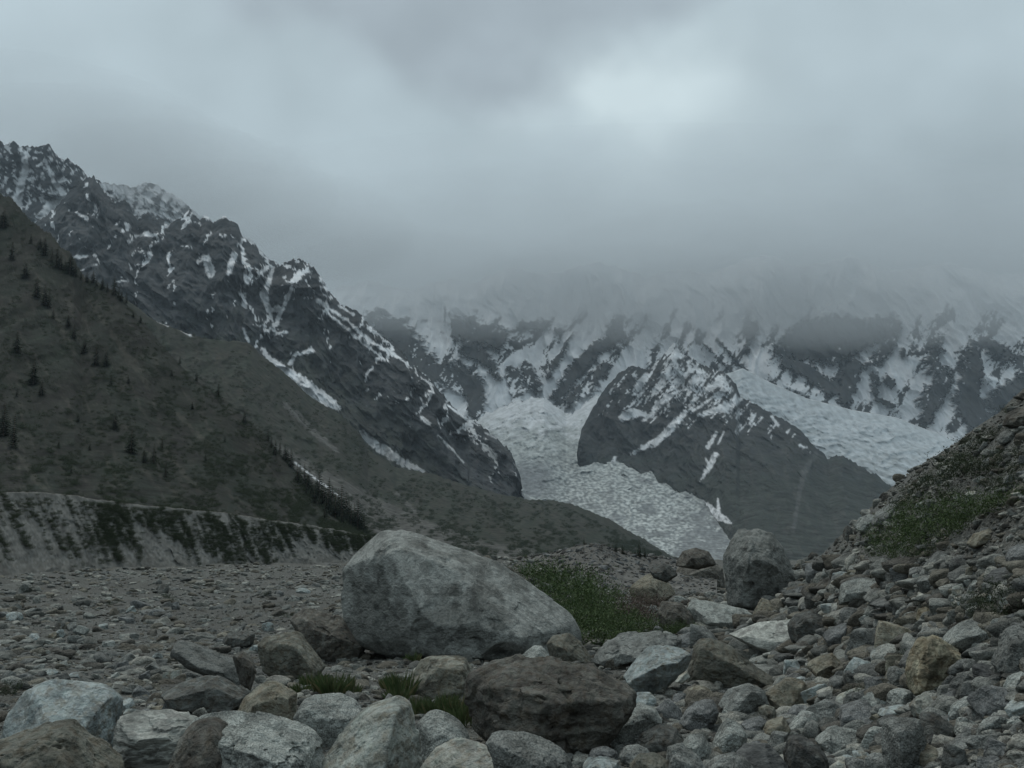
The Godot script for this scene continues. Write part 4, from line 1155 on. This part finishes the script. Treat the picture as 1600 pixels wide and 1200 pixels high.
	boulder("rock", "streaked grey rock with a broken white edge at the bottom edge", "grey", [1040, 1208, 1046, 1168, 1068, 1164, 1092, 1182, 1106, 1206, 1100, 1236, 1044, 1236], [], {"beds": 0.2})
	boulder("rock", "brown-veined round rock at the bottom edge", "olive", [984, 1198, 1000, 1182, 1022, 1178, 1042, 1190, 1050, 1210, 1040, 1236, 986, 1236], [], {"light": 0.8})
	boulder("rock", "grey rounded rock left of the brown-veined rock", "grey", [968, 1182, 976, 1168, 996, 1164, 1014, 1172, 1018, 1188, 1000, 1200, 974, 1198])
	boulder("rock", "pale blue rock at the bottom edge under the dark brown boulder", "bluish", [912, 1198, 920, 1186, 948, 1184, 966, 1190, 970, 1210, 960, 1234, 914, 1234], [], {"light": 0.8})
	boulder("rock", "grey cap-shaped rock above the pale blue rock", "mauve", [918, 1186, 926, 1172, 944, 1167, 962, 1174, 966, 1188, 940, 1194])
	scatter_stones()


# The smaller stones that can still be told apart: every one is its own stone, cut from a handful of shapes.
var shapes := []


func scatter_stones() -> void:
	var r := RandomNumberGenerator.new()
	r.seed = 2024
	for k in 14:
		shapes.append(random_stone(r, 4, 40.0 if k % 3 else 14.0, 0.06))
	var tones := ["pale", "grey", "grey", "mauve", "bluish", "pale", "tan", "dark", "pale", "grey", "white", "mauve", "grey", "bluish"]
	var made := []
	for b in placed:
		made.append([b[0], b[1].x * 0.5, b[1].y * 0.5])
	# [how many, x from, x to, y from, y to, smallest, largest size as seen, where]
	var fields := [
		[80, 1010, 1600, 995, 1205, 34, 80, "in the boulder field at lower right"], [66, 1000, 1600, 985, 1205, 16, 36, "in the boulder field at lower right"], [70, 1220, 1600, 895, 1010, 11, 34, "on the scree"], [16, 1420, 1600, 690, 860, 12, 26, "on the bushy slope"],
		[30, 20, 560, 900, 1060, 10, 22, "on the gravel flat at left"], [14, 180, 300, 1020, 1115, 14, 28, "beside the dark humped boulder"], [12, 0, 120, 960, 1070, 14, 26, "at the left edge"], [10, 860, 1080, 900, 960, 8, 18, "on the gravel bank"]]
	var words := {"pale": "pale grey", "grey": "grey", "mauve": "bluish grey", "bluish": "whitish", "tan": "tan", "dark": "dark grey", "brown": "brown", "olive": "greenish brown", "white": "cream"}
	var forms := ["blocky", "angular", "rounded", "flat", "wedge-shaped", "lumpy", "broken"]
	var used := {}
	for f in fields:
		var left: int = f[0]
		var tries := 0
		while left > 0 and tries < 4000:
			tries += 1
			var size: float = lerpf(f[6], f[5], pow(r.randf(), 0.6))
			var p := Vector2(r.randf_range(f[1], f[2]), r.randf_range(f[3], f[4]))
			var ok := true
			for m in made:
				if Vector2((p.x - m[0].x) / (m[1] + size * 0.34), (p.y - m[0].y) / (m[2] + size * 0.34)).length() < 0.86:
					ok = false
					break
			if not ok:
				continue
			var hit := ground_hit(p.x, p.y + size * 0.25)
			if -hit.z > 90.0:
				continue
			var q := seen(hit)
			if absf(q.x - p.x) > 3.0:
				continue
			left -= 1
			made.append([p, size * 0.42, size * 0.38])
			var tone: String = tones[r.randi() % tones.size()]
			var form := r.randi() % 7
			var metres := size * -hit.z / FOCAL
			var t: Array = TONES[tone]
			var shape := (form * 2 + r.randi() % 2) % shapes.size()
			var key := tone
			var o := MeshInstance3D.new()
			o.name = numbered("stone")
			o.mesh = tinted(shapes[shape], t, key)
			o.material_override = M[t[3]]
			o.basis = Basis.from_euler(Vector3(r.randf_range(-0.4, 0.4), r.randf() * TAU, r.randf_range(-0.4, 0.4))).scaled(Vector3(metres * r.randf_range(0.44, 0.62), metres * r.randf_range(0.40, 0.6), metres * r.randf_range(0.42, 0.6)))
			if form == 3:
				o.basis = o.basis.scaled_local(Vector3(1.15, 0.6, 1.15))
			o.position = hit + Vector3(0, metres * 0.12, 0)
			add_child(o)
			tag(o, stone_label(words[tone], forms[form], p, f[7], used), "stone", "loose stones among the boulders")


func stone_label(tone: String, form: String, p: Vector2, where: String, used: Dictionary) -> String:
	return label_near("%s %s stone" % [tone, form], p, where, used)


func label_near(what: String, p: Vector2, where: String, used: Dictionary) -> String:
	# named after the nearest boulder that has a short name, and on which side of it the thing lies
	var best := []
	for b in placed:
		if b[5] != "":
			best.append([b[0].distance_to(p), b])
	best.sort_custom(func(a, b): return a[0] < b[0])
	var text := "%s %s" % [what, where]
	for k in 4:
		if k >= best.size() or best[k][0] > 260.0:
			break
		var d: Vector2 = p - best[k][1][0]
		var side := "right of" if d.x > 0.0 else "left of"
		if absf(d.y) > absf(d.x):
			side = "below" if d.y > 0.0 else "above"
		text = "%s %s %s" % [what, side, best[k][1][5]]
		if not used.has(text):
			break
		var near := "just " if best[k][0] < 90.0 else "well "
		text = "%s lying %s%s %s" % [what, near, side, best[k][1][5]]
		if not used.has(text):
			break
	used[text] = true
	return text


func random_stone(r: RandomNumberGenerator, level: int, sharp: float, rough: float) -> Array:
	var normals := PackedVector3Array()
	var reach := PackedFloat32Array()
	for a in [Vector3.RIGHT, Vector3.LEFT, Vector3.UP, Vector3.DOWN, Vector3.BACK, Vector3.FORWARD]:
		normals.append(a)
		reach.append(r.randf_range(0.85, 1.05))
	for k in 9:
		var n := Vector3(r.randfn(), r.randfn(), r.randfn()).normalized()
		normals.append(n)
		reach.append(r.randf_range(0.62, 0.98))
	return [normals, reach, level, sharp, rough, r.randf_range(0.0, 60.0), {}]


func tinted(shape: Array, t: Array, key: String) -> ArrayMesh:
	if not shape[6].has(key):
		shape[6][key] = stone_mesh(shape[0], shape[1], Vector3.ONE, shape[2], shape[3], shape[4], shape[5], t[0] * WARM, t[1] * WARM, t[2])
	return shape[6][key]


func build_rubble() -> void:
	# gravel and cobbles too many to count, in a few shapes
	var r := RandomNumberGenerator.new()
	r.seed = 99
	var kinds := 8
	var lists := []
	for k in kinds:
		lists.append([])
	var tints: Array[Color] = [Color(0.24, 0.25, 0.245), Color(0.17, 0.175, 0.17), Color(0.125, 0.12, 0.112), Color(0.21, 0.20, 0.175), Color(0.30, 0.31, 0.30), Color(0.19, 0.197, 0.198), Color(0.15, 0.14, 0.122), Color(0.36, 0.36, 0.34)]
	var total := 86000
	for k in total:
		var x := r.randf_range(-60.0, 1660.0) if k % 8 else (r.randf_range(-420.0, -60.0) if k % 16 else r.randf_range(1660.0, 1900.0))
		var y := lerpf(862.0, 1230.0, pow(r.randf(), 1.15))
		if x > 1180.0:
			y = lerpf(lerpf(860.0, 620.0, minf((x - 1180.0) / 420.0, 1.1)), 1230.0, r.randf())
		if x < 900.0 and n_b.get_noise_2d(x * 0.012, y * 0.03) < r.randf_range(-1.3, 0.35):
			continue
		var hit := ground_hit(x, y)
		var far := -hit.z
		if far > 200.0 or far > 120.0 and x > 700.0:
			continue
		var px := 1.2 + 3.0 * pow(r.randf(), 3.0) + 14.0 * pow(r.randf(), 12.0)
		if x > 1080.0 and y > 880.0:
			px *= 2.2
		elif y > 1000.0:
			px *= 1.35
		var m := clampf(px * far / FOCAL, 0.012, 0.6)
		var b := Basis.from_euler(Vector3(r.randf_range(-0.6, 0.6), r.randf() * TAU, r.randf_range(-0.6, 0.6))).scaled(Vector3(m * r.randf_range(0.45, 1.05), m * r.randf_range(0.28, 0.6), m * r.randf_range(0.4, 0.85)))
		var c := tints[r.randi() % tints.size()] * Color(1.36, 1.35, 1.26) * r.randf_range(0.75, 1.15)
		c.a = 1.0
		lists[r.randi() % kinds].append([Transform3D(b, hit + Vector3(0, m * r.randf_range(-0.16, 0.12), 0)), c])
	for k in 2600:
		var x := r.randf_range(760.0, 1115.0)
		var y := r.randf_range(850.0, 950.0)
		var hit := on_face("bank", x, y)
		var m := (1.6 + 2.6 * pow(r.randf(), 2.0) + 7.0 * pow(r.randf(), 9.0)) * -hit.z / FOCAL
		var b := Basis.from_euler(Vector3(0, r.randf() * TAU, 0)).scaled(Vector3(m * 0.7, m * 0.45, m * 0.6))
		var c := tints[r.randi() % tints.size()] * r.randf_range(0.75, 1.1)
		c.a = 1.0
		lists[r.randi() % kinds].append([Transform3D(b, hit), c])
	for k in kinds:
		var s := random_stone(r, 2, 30.0, 0.09)
		var mesh := stone_mesh(s[0], s[1], Vector3.ONE, 2, s[3], s[4], s[5], Color(1, 1, 1), Color(0.8, 0.8, 0.8), 0.1)
		var mm := MultiMesh.new()
		mm.transform_format = MultiMesh.TRANSFORM_3D
		mm.use_colors = true
		mm.mesh = mesh
		mm.instance_count = lists[k].size()
		for i in lists[k].size():
			mm.set_instance_transform(i, lists[k][i][0])
			mm.set_instance_color(i, lists[k][i][1])
		var o := MultiMeshInstance3D.new()
		o.name = numbered("rubble")
		o.multimesh = mm
		o.material_override = M.speckled
		add_child(o)
		tag(o, "small grey rubble and gravel spread over the valley floor", "rubble", "rubble between the boulders", "stuff")


# ---------------------------------------------------------------- trees, bushes and grass

func blades_mesh(list: Array) -> ArrayMesh:
	# list of [a, b, c, colour] triangles
	var v := PackedVector3Array()
	var n := PackedVector3Array()
	var c := PackedColorArray()
	for t in list:
		var fn: Vector3 = (t[2] - t[0]).cross(t[1] - t[0]).normalized()
		for k in 3:
			v.append(t[k])
			n.append(fn)
			c.append(t[3])
	var arr := []
	arr.resize(Mesh.ARRAY_MAX)
	arr[Mesh.ARRAY_VERTEX] = v
	arr[Mesh.ARRAY_NORMAL] = n
	arr[Mesh.ARRAY_COLOR] = c
	var m := ArrayMesh.new()
	m.add_surface_from_arrays(Mesh.PRIMITIVE_TRIANGLES, arr)
	return m


func conifer(r: RandomNumberGenerator, slim: float) -> Array:
	# a tree one metre tall: whorls of drooping boughs, each a spray of needles
	var tris := []
	var whorls := 17
	for w in whorls:
		var t := float(w) / (whorls - 1)
		var y := lerpf(0.08, 0.97, t)
		var long := slim * pow(1.0 - t, 0.8) * (1.0 - 0.25 * smoothstep(0.2, 0.0, t)) + 0.012
		var count := 9 - int(t * 4.0)
		for k in count:
			if r.randf() < 0.14:
				continue
			var a := TAU * k / count + r.randf_range(-0.35, 0.35)
			var l := long * r.randf_range(0.55, 1.2)
			var d := Vector3(cos(a), 0, sin(a))
			var s := Vector3(-d.z, 0, d.x)
			var root := Vector3(0, y, 0)
			var tip := root + d * l + Vector3.DOWN * l * r.randf_range(0.25, 0.6)
			for q in 5:
				var u := (q + r.randf()) / 5.0
				var p := root.lerp(tip, u)
				var wd := l * 0.30 * (1.15 - u)
				var col := Color(0.016, 0.024, 0.016).lerp(Color(0.026, 0.036, 0.022), r.randf())
				tris.append([p - d * l * 0.1, p + s * wd + Vector3.DOWN * wd * 0.5 + d * l * 0.2, p + d * l * 0.25 + Vector3.UP * 0.01, col])
				tris.append([p - d * l * 0.1, p + d * l * 0.25 + Vector3.UP * 0.01, p - s * wd + Vector3.DOWN * wd * 0.6 + d * l * 0.2, col])
	var trunk := CylinderMesh.new()
	trunk.top_radius = 0.003
	trunk.bottom_radius = 0.018
	trunk.height = 1.05
	trunk.radial_segments = 7
	trunk.rings = 3
	return [blades_mesh(tris), trunk]


func build_trees() -> void:
	var r := RandomNumberGenerator.new()
	r.seed = 404
	var kinds := []
	for k in 5:
		kinds.append(conifer(r, 0.16 + 0.025 * k))
	var hill := [4, 681, 35, 21, 700, 36, 178, 670, 20, 204, 707, 28, 225, 722, 18, 240, 726, 24, 253, 704, 16, 259, 745, 20, 150, 572, 22, 165, 572, 18, 172, 602, 14, 67, 617, 18, 56, 602, 30, 307, 591, 10, 340, 620, 16, 382, 662, 14, 281, 569, 10, 139, 704, 9,
		418, 689, 14, 429, 711, 18, 444, 715, 18, 454, 730, 22, 461, 752, 22, 472, 760, 28, 482, 764, 24, 497, 779, 34, 504, 790, 26, 514, 794, 36, 525, 809, 28, 534, 812, 40, 541, 809, 30, 508, 812, 24, 551, 824, 26, 561, 829, 36, 571, 832, 20, 489, 785, 24, 520, 806, 22, 467, 748, 18, 437, 706, 14,
		70, 400, 20, 89, 419, 26, 95, 423, 18, 109, 428, 24, 127, 436, 11, 144, 442, 14, 151, 447, 10, 159, 451, 14, 167, 455, 10, 178, 460, 22, 185, 467, 14, 197, 474, 14, 208, 497, 8, 220, 505, 10, 59, 469, 24, 72, 478, 22, 78, 482, 18, 41, 437, 18, 19, 406, 20, 6, 356, 20, 117, 531, 18, 133, 553, 18, 31, 553, 24, 86, 500, 12, 108, 512, 14,
		493, 772, 22, 500, 786, 20, 511, 800, 26, 519, 798, 30, 529, 806, 32, 546, 818, 26, 556, 826, 28, 565, 830, 24, 478, 766, 20, 486, 776, 18, 449, 722, 16, 424, 700, 14, 536, 822, 22, 476, 772, 14,
		62, 392, 14, 81, 412, 16, 102, 426, 14, 116, 432, 16, 135, 440, 12, 48, 380, 12, 190, 470, 12, 268, 588, 9, 300, 640, 9, 350, 690, 9, 120, 660, 10, 90, 700, 9, 320, 720, 10, 200, 600, 10, 30, 620, 12, 110, 740, 8, 360, 740, 9]
	for k in range(0, hill.size(), 3):
		var p := on_face("hillside", hill[k], hill[k + 1])
		var where := "on the dark hillside"
		if hill[k] > 410:
			where = "in the tree line down the right edge"
		elif hill[k + 1] < 480 and hill[k] > 60:
			where = "on the skyline of the hillside"
		plant_tree(kinds[r.randi() % 5], p, hill[k + 2], where, r, hill[k], hill[k + 1])
	var bank := [912, 849, 9, 1000, 872, 22, 973, 866, 12, 962, 862, 10, 1008, 872, 12, 992, 870, 9, 856, 866, 7]
	for k in range(0, bank.size(), 3):
		var p := on_face("bank", bank[k], bank[k + 1])
		plant_tree(kinds[r.randi() % 5], p, bank[k + 2], "on the gravel bank behind the boulders", r, bank[k], bank[k + 1])
	name_trees()


var tree_labels := {}


func plant_tree(kind: Array, p: Vector3, tall: float, where: String, r: RandomNumberGenerator, x: float, y: float) -> void:
	var h := tall * p.length() / FOCAL * 1.38
	var o := Node3D.new()
	o.name = numbered("conifer_tree")
	add_child(o)
	o.position = p + Vector3.DOWN * h * 0.04
	o.rotation.y = r.randf() * TAU
	o.scale = Vector3(h * r.randf_range(1.0, 1.4), h, h * r.randf_range(1.0, 1.4))
	var t := put("trunk", kind[1], M.bark, o)
	t.position.y = 0.47
	put("crown", kind[0], M.leaf, o)
	var size := "tall" if tall > 27.0 else ("small" if tall < 13.0 else "middling")
	var spot := "%s dark conifer %s" % [size, where]
	if x < 410.0 and y > 480.0:
		spot = "%s dark conifer on the %s %s hillside" % [size, "upper" if y < 590.0 else ("lower" if y > 680.0 else "middle"), "left" if x < 90.0 else ("inner" if x < 200.0 else "right")]
	tree_labels[spot] = tree_labels.get(spot, []) + [[y, x, o]]
	tag(o, spot, "tree", "conifers on the hillside")


func name_trees() -> void:
	# where several look alike, count them from the top
	var nth := ["topmost", "second", "third", "fourth", "fifth", "sixth", "seventh", "eighth", "ninth", "tenth", "eleventh", "twelfth", "thirteenth", "fourteenth", "fifteenth", "sixteenth", "seventeenth", "eighteenth", "nineteenth", "twentieth", "twenty-first", "twenty-second", "twenty-third", "twenty-fourth", "twenty-fifth", "twenty-sixth", "twenty-seventh", "twenty-eighth"]
	for spot in tree_labels:
		var list: Array = tree_labels[spot]
		if list.size() < 2:
			continue
		list.sort_custom(func(a, b): return a[0] + a[1] * 0.001 < b[0] + b[1] * 0.001)
		for k in list.size():
			var from_top: String = nth[k] if k == 0 else nth[k] + " from the top"
			list[k][2].set_meta("label", from_top + " " + spot.replace("on the ", "of the ") if k == 0 else spot + ", " + from_top)


func bush(r: RandomNumberGenerator, kind: String) -> ArrayMesh:
	# one metre high; many thin leaves or blades on arching stems
	var tris := []
	var stems := 170 if kind == "grass" else 52
	for s in stems:
		var a := r.randf() * TAU
		var out := sqrt(r.randf())
		var root := Vector3(cos(a), 0, sin(a)) * out * (0.35 if kind == "grass" else 0.42)
		var lean := Vector3(cos(a + r.randf_range(-0.6, 0.6)), 0, sin(a + r.randf_range(-0.6, 0.6))) * r.randf_range(0.05, 0.6) * (0.4 + out)
		var tall := r.randf_range(0.5, 1.0) * (1.0 - 0.35 * out)
		if kind == "grass":
			var side := Vector3(-sin(a), 0, cos(a)).rotated(Vector3.UP, r.randf() * TAU) * 0.007
			lean *= 0.4
			var bend := root + lean * 0.45 + Vector3.UP * tall * 0.62
			var tip := root + lean * 1.2 + Vector3.UP * tall
			var c := Color(0.050, 0.078, 0.030).lerp(Color(0.095, 0.115, 0.055), r.randf())
			if r.randf() < 0.15:
				c = Color(0.13, 0.12, 0.06)
			tris.append([root - side, root + side, bend, c])
			tris.append([root + side * 0.8, tip, bend, c])
			tris.append([root - side * 0.8, bend, tip, c])
			continue
		var tip := root + lean + Vector3.UP * tall
		for l in 15:
			var u := (l + r.randf()) / 15.0
			var p := root.lerp(tip, u) + Vector3(r.randfn(), r.randfn() * 0.6, r.randfn()) * 0.035
			var d := Vector3(r.randfn() * 0.7, r.randfn() * 0.6 + 1.0, r.randfn() * 0.7).normalized() * r.randf_range(0.05, 0.12)
			var w := d.cross(Vector3(r.randfn(), r.randfn(), r.randfn())).normalized() * 0.012
			var c := Color(0.038, 0.060, 0.027).lerp(Color(0.080, 0.105, 0.050), r.randf())
			if kind == "red":
				c = Color(0.075, 0.055, 0.048).lerp(Color(0.11, 0.085, 0.075), r.randf())
			elif kind == "dark":
				c = Color(0.030, 0.040, 0.025).lerp(Color(0.055, 0.065, 0.042), r.randf())
			tris.append([p, p + d * 0.5 + w, p + d, c])
			tris.append([p, p + d, p + d * 0.5 - w, c])
	return blades_mesh(tris)


func build_plants() -> void:
	var r := RandomNumberGenerator.new()
	r.seed = 515
	var kinds := {}
	for k in ["leafy", "dark", "red", "grass"]:
		kinds[k] = [bush(r, k), bush(r, k), bush(r, k)]
	# [x, y of the foot, height as seen, kind, where]; bushes of the long patch right of the great boulder
	var strip := []
	for a in [[835, 905, 26], [850, 905, 34], [866, 912, 40], [845, 922, 30], [880, 925, 44], [862, 935, 36], [895, 940, 44], [905, 955, 48], [884, 955, 40], [922, 950, 40], [935, 960, 42], [915, 975, 48], [900, 985, 44], [930, 985, 46], [948, 980, 42], [918, 1005, 48], [935, 1010, 44], [950, 1000, 44], [965, 975, 36], [975, 990, 40], [962, 1008, 34], [990, 992, 36], [1005, 988, 30], [1020, 985, 26], [1060, 990, 22], [1075, 990, 20], [945, 940, 34], [880, 965, 36], [908, 925, 36], [1045, 992, 18]]:
		strip.append([a[0], a[1], a[2], "leafy", "in the green patch right of the great boulder"])
	for a in [[985, 955, 30], [1000, 965, 34], [1012, 950, 28], [1020, 972, 32], [1002, 940, 26], [978, 970, 28]]:
		strip.append([a[0], a[1], a[2], "red", "at the end of the green patch"])
	# bushes on the slope to the right
	for a in [[1375, 870, 24], [1385, 850, 30], [1398, 865, 30], [1410, 845, 34], [1405, 872, 26], [1425, 860, 34], [1440, 850, 36], [1422, 830, 32], [1440, 825, 32], [1455, 840, 38], [1470, 850, 36], [1462, 815, 34], [1480, 830, 38], [1495, 838, 38], [1510, 828, 36], [1500, 815, 34], [1525, 815, 36], [1540, 805, 36], [1555, 800, 34], [1480, 800, 34], [1445, 800, 28], [1430, 870, 24], [1450, 868, 22], [1570, 790, 30], [1585, 785, 30], [1520, 792, 30], [1412, 812, 26], [1425, 798, 22]]:
		strip.append([a[0], a[1], a[2], "leafy", "in the bush belt on the right slope"])
	for a in [[1415, 790, 20], [1432, 775, 22], [1448, 765, 24], [1465, 758, 26], [1485, 760, 30], [1505, 745, 34], [1520, 735, 36], [1535, 745, 34], [1550, 735, 30], [1510, 722, 22], [1528, 705, 24], [1545, 692, 22], [1556, 680, 18], [1512, 695, 16], [1570, 720, 22], [1590, 740, 26], [1560, 765, 28], [1580, 760, 24], [1598, 715, 22], [1405, 800, 20], [1478, 735, 18], [1500, 720, 16], [1490, 780, 26], [1575, 645, 14]]:
		strip.append([a[0], a[1], a[2], "dark", "on the upper part of the right slope"])
	for a in [[1555, 955, 40], [1535, 965, 30], [1580, 960, 40], [1415, 1035, 22], [1345, 1090, 20], [1360, 1092, 22], [1590, 930, 34], [1515, 955, 22]]:
		strip.append([a[0], a[1], a[2], "dark", "among the stones of the scree"])
	for a in [[262, 935, 10], [43, 925, 12], [176, 945, 8], [450, 965, 9], [415, 930, 7], [340, 915, 7], [10, 1085, 22], [268, 940, 8]]:
		strip.append([a[0], a[1], a[2], "dark", "on the gravel flat at left"])
	for a in [[490, 1075, 26], [505, 1082, 30], [520, 1085, 34], [540, 1078, 26], [478, 1060, 22], [552, 1088, 22], [470, 1085, 20]]:
		strip.append([a[0], a[1], a[2], "grass", "in the hollow behind the knobbly boulder"])
	for a in [[608, 1078, 24], [618, 1085, 32], [628, 1088, 40], [622, 1098, 28]]:
		strip.append([a[0], a[1], a[2], "grass", "left of the yellowish flat-topped block"])
	for a in [[660, 1118, 28], [675, 1120, 30], [692, 1122, 36], [706, 1124, 38], [718, 1126, 40], [728, 1135, 34], [650, 1110, 24], [700, 1108, 26]]:
		strip.append([a[0], a[1], a[2], "grass", "in front of the yellowish flat-topped block"])
	for a in [[598, 1020, 24], [608, 1026, 26], [588, 1010, 18], [645, 1036, 18], [655, 1030, 20], [618, 1030, 18]]:
		strip.append([a[0], a[1], a[2], "grass", "at the foot of the great boulder's left face"])
	var words := {"leafy": "green leafy bush", "dark": "low dark green bush", "red": "reddish brown twiggy bush", "grass": "tuft of green grass"}
	for s in strip:
		var hit := ground_hit(s[0], s[1])
		var far := -hit.z
		var h: float = s[2] * far / FOCAL * 1.3
		var o := MeshInstance3D.new()
		var grassy: bool = s[3] == "grass"
		o.name = numbered("grass_tuft" if grassy else "shrub")
		o.mesh = kinds[s[3]][r.randi() % 3]
		o.material_override = M.leaf
		add_child(o)
		o.position = hit + Vector3.DOWN * h * 0.03
		o.rotation.y = r.randf() * TAU
		var wide := h * r.randf_range(1.1, 1.6)
		if grassy:
			wide *= 0.75
		o.scale = Vector3(wide, h, wide)
		var big := "small " if s[2] < 25 else ("large " if s[2] > 36 else "")
		tag(o, label_near(big + words[s[3]], Vector2(s[0], s[1] - s[2] * 0.5), s[4], bush_labels), "grass" if grassy else "bush", words[s[3]] + " " + s[4])
	moraine_bushes(kinds.dark, r)
	scrub_on("hillside", HILL_CREST, 850.0, -120.0, 600.0, 6500, 0.6, 1.9, "dark flecks of scrub scattered over the brown hillside", kinds.dark, r)
	scrub_on("mountain_spur", line([230, 505, 386, 540, 450, 592, 562, 682, 619, 735, 780, 777, 870, 787, 1045, 870]), 872.0, 230.0, 1030.0, 5200, 1.4, 4.2, "dark flecks of scrub on the green shoulder below the ridge", kinds.dark, r)


var bush_labels := {}


func moraine_bushes(meshes: Array, r: RandomNumberGenerator) -> void:
	# the scrub that grows in stripes down the moraine wall, too small to count
	var mm := MultiMesh.new()
	mm.transform_format = MultiMesh.TRANSFORM_3D
	var list := []
	var g: Dictionary = grids["moraine_wall"]
	while list.size() < 5600:
		var x := r.randf_range(-120.0, 640.0)
		var t := r.randf()
		var y := lerpf(along(MORAINE_CREST, x), along(MORAINE_FOOT, x), t)
		var lean := x - (y - 780.0) * 0.42
		var stripe := 1.2 * n_a.get_noise_2d(lean * 0.075, y * 0.004) + 0.8 * n_b.get_noise_2d(lean * 0.22, y * 0.016)
		var cover := lerpf(-0.03, 0.34, smoothstep(90.0, 170.0, x)) - smoothstep(0.55, 0.95, t) * 0.55 - (0.5 if t < 0.07 else 0.0)
		cover -= 0.8 * exp(-pow((x - 250.0 - (t - 0.8) * 60.0) / (40.0 * t + 2.0), 2.0)) * smoothstep(0.35, 0.6, t)
		cover -= 0.8 * exp(-pow((x - 490.0 - (t - 0.8) * 50.0) / (46.0 * t + 2.0), 2.0)) * smoothstep(0.3, 0.55, t)
		if stripe + cover < 0.14 + r.randf_range(-0.08, 0.12):
			continue
		var p := on_face("moraine_wall", x, y) + Vector3(r.randf_range(-0.4, 0.4), 0.0, r.randf_range(-0.4, 0.4))
		var h := r.randf_range(0.25, 0.8) * (1.1 if x > 150.0 else 0.9)
		list.append(Transform3D(Basis.from_euler(Vector3(0, r.randf() * TAU, 0)).scaled(Vector3(h * 1.5, h, h * 1.5)), p))
	mm.mesh = meshes[0]
	mm.instance_count = list.size()
	for i in list.size():
		mm.set_instance_transform(i, list[i])
	var o := MultiMeshInstance3D.new()
	o.name = numbered("undergrowth")
	o.multimesh = mm
	o.material_override = M.leaf
	add_child(o)
	tag(o, "dark scrub growing in stripes down the grey moraine wall", "scrub", "", "stuff")


func scrub_on(key: String, top: Array, low: float, x0: float, x1: float, many: int, least: float, most: float, label: String, meshes: Array, r: RandomNumberGenerator) -> void:
	# low scrub over a whole slope, seen as dark flecks
	var list := []
	while list.size() < many:
		var x := r.randf_range(x0, x1)
		var y := lerpf(along(top, x), low, r.randf())
		if n_a.get_noise_2d(x * 0.02, y * 0.02) + 0.6 * n_b.get_noise_2d(x * 0.09, y * 0.09) < r.randf_range(-0.25, 0.35):
			continue
		var p := on_face(key, x, y)
		var h := r.randf_range(least, most) * (1.0 + 1.2 * pow(r.randf(), 6.0))
		list.append(Transform3D(Basis.from_euler(Vector3(0, r.randf() * TAU, 0)).scaled(Vector3(h * 1.3, h, h * 1.3)), p))
	var mm := MultiMesh.new()
	mm.transform_format = MultiMesh.TRANSFORM_3D
	mm.mesh = meshes[1]
	mm.instance_count = list.size()
	for i in list.size():
		mm.set_instance_transform(i, list[i])
	var o := MultiMeshInstance3D.new()
	o.name = numbered("undergrowth")
	o.multimesh = mm
	o.material_override = M.leaf
	add_child(o)
	tag(o, label, "scrub", "", "stuff")
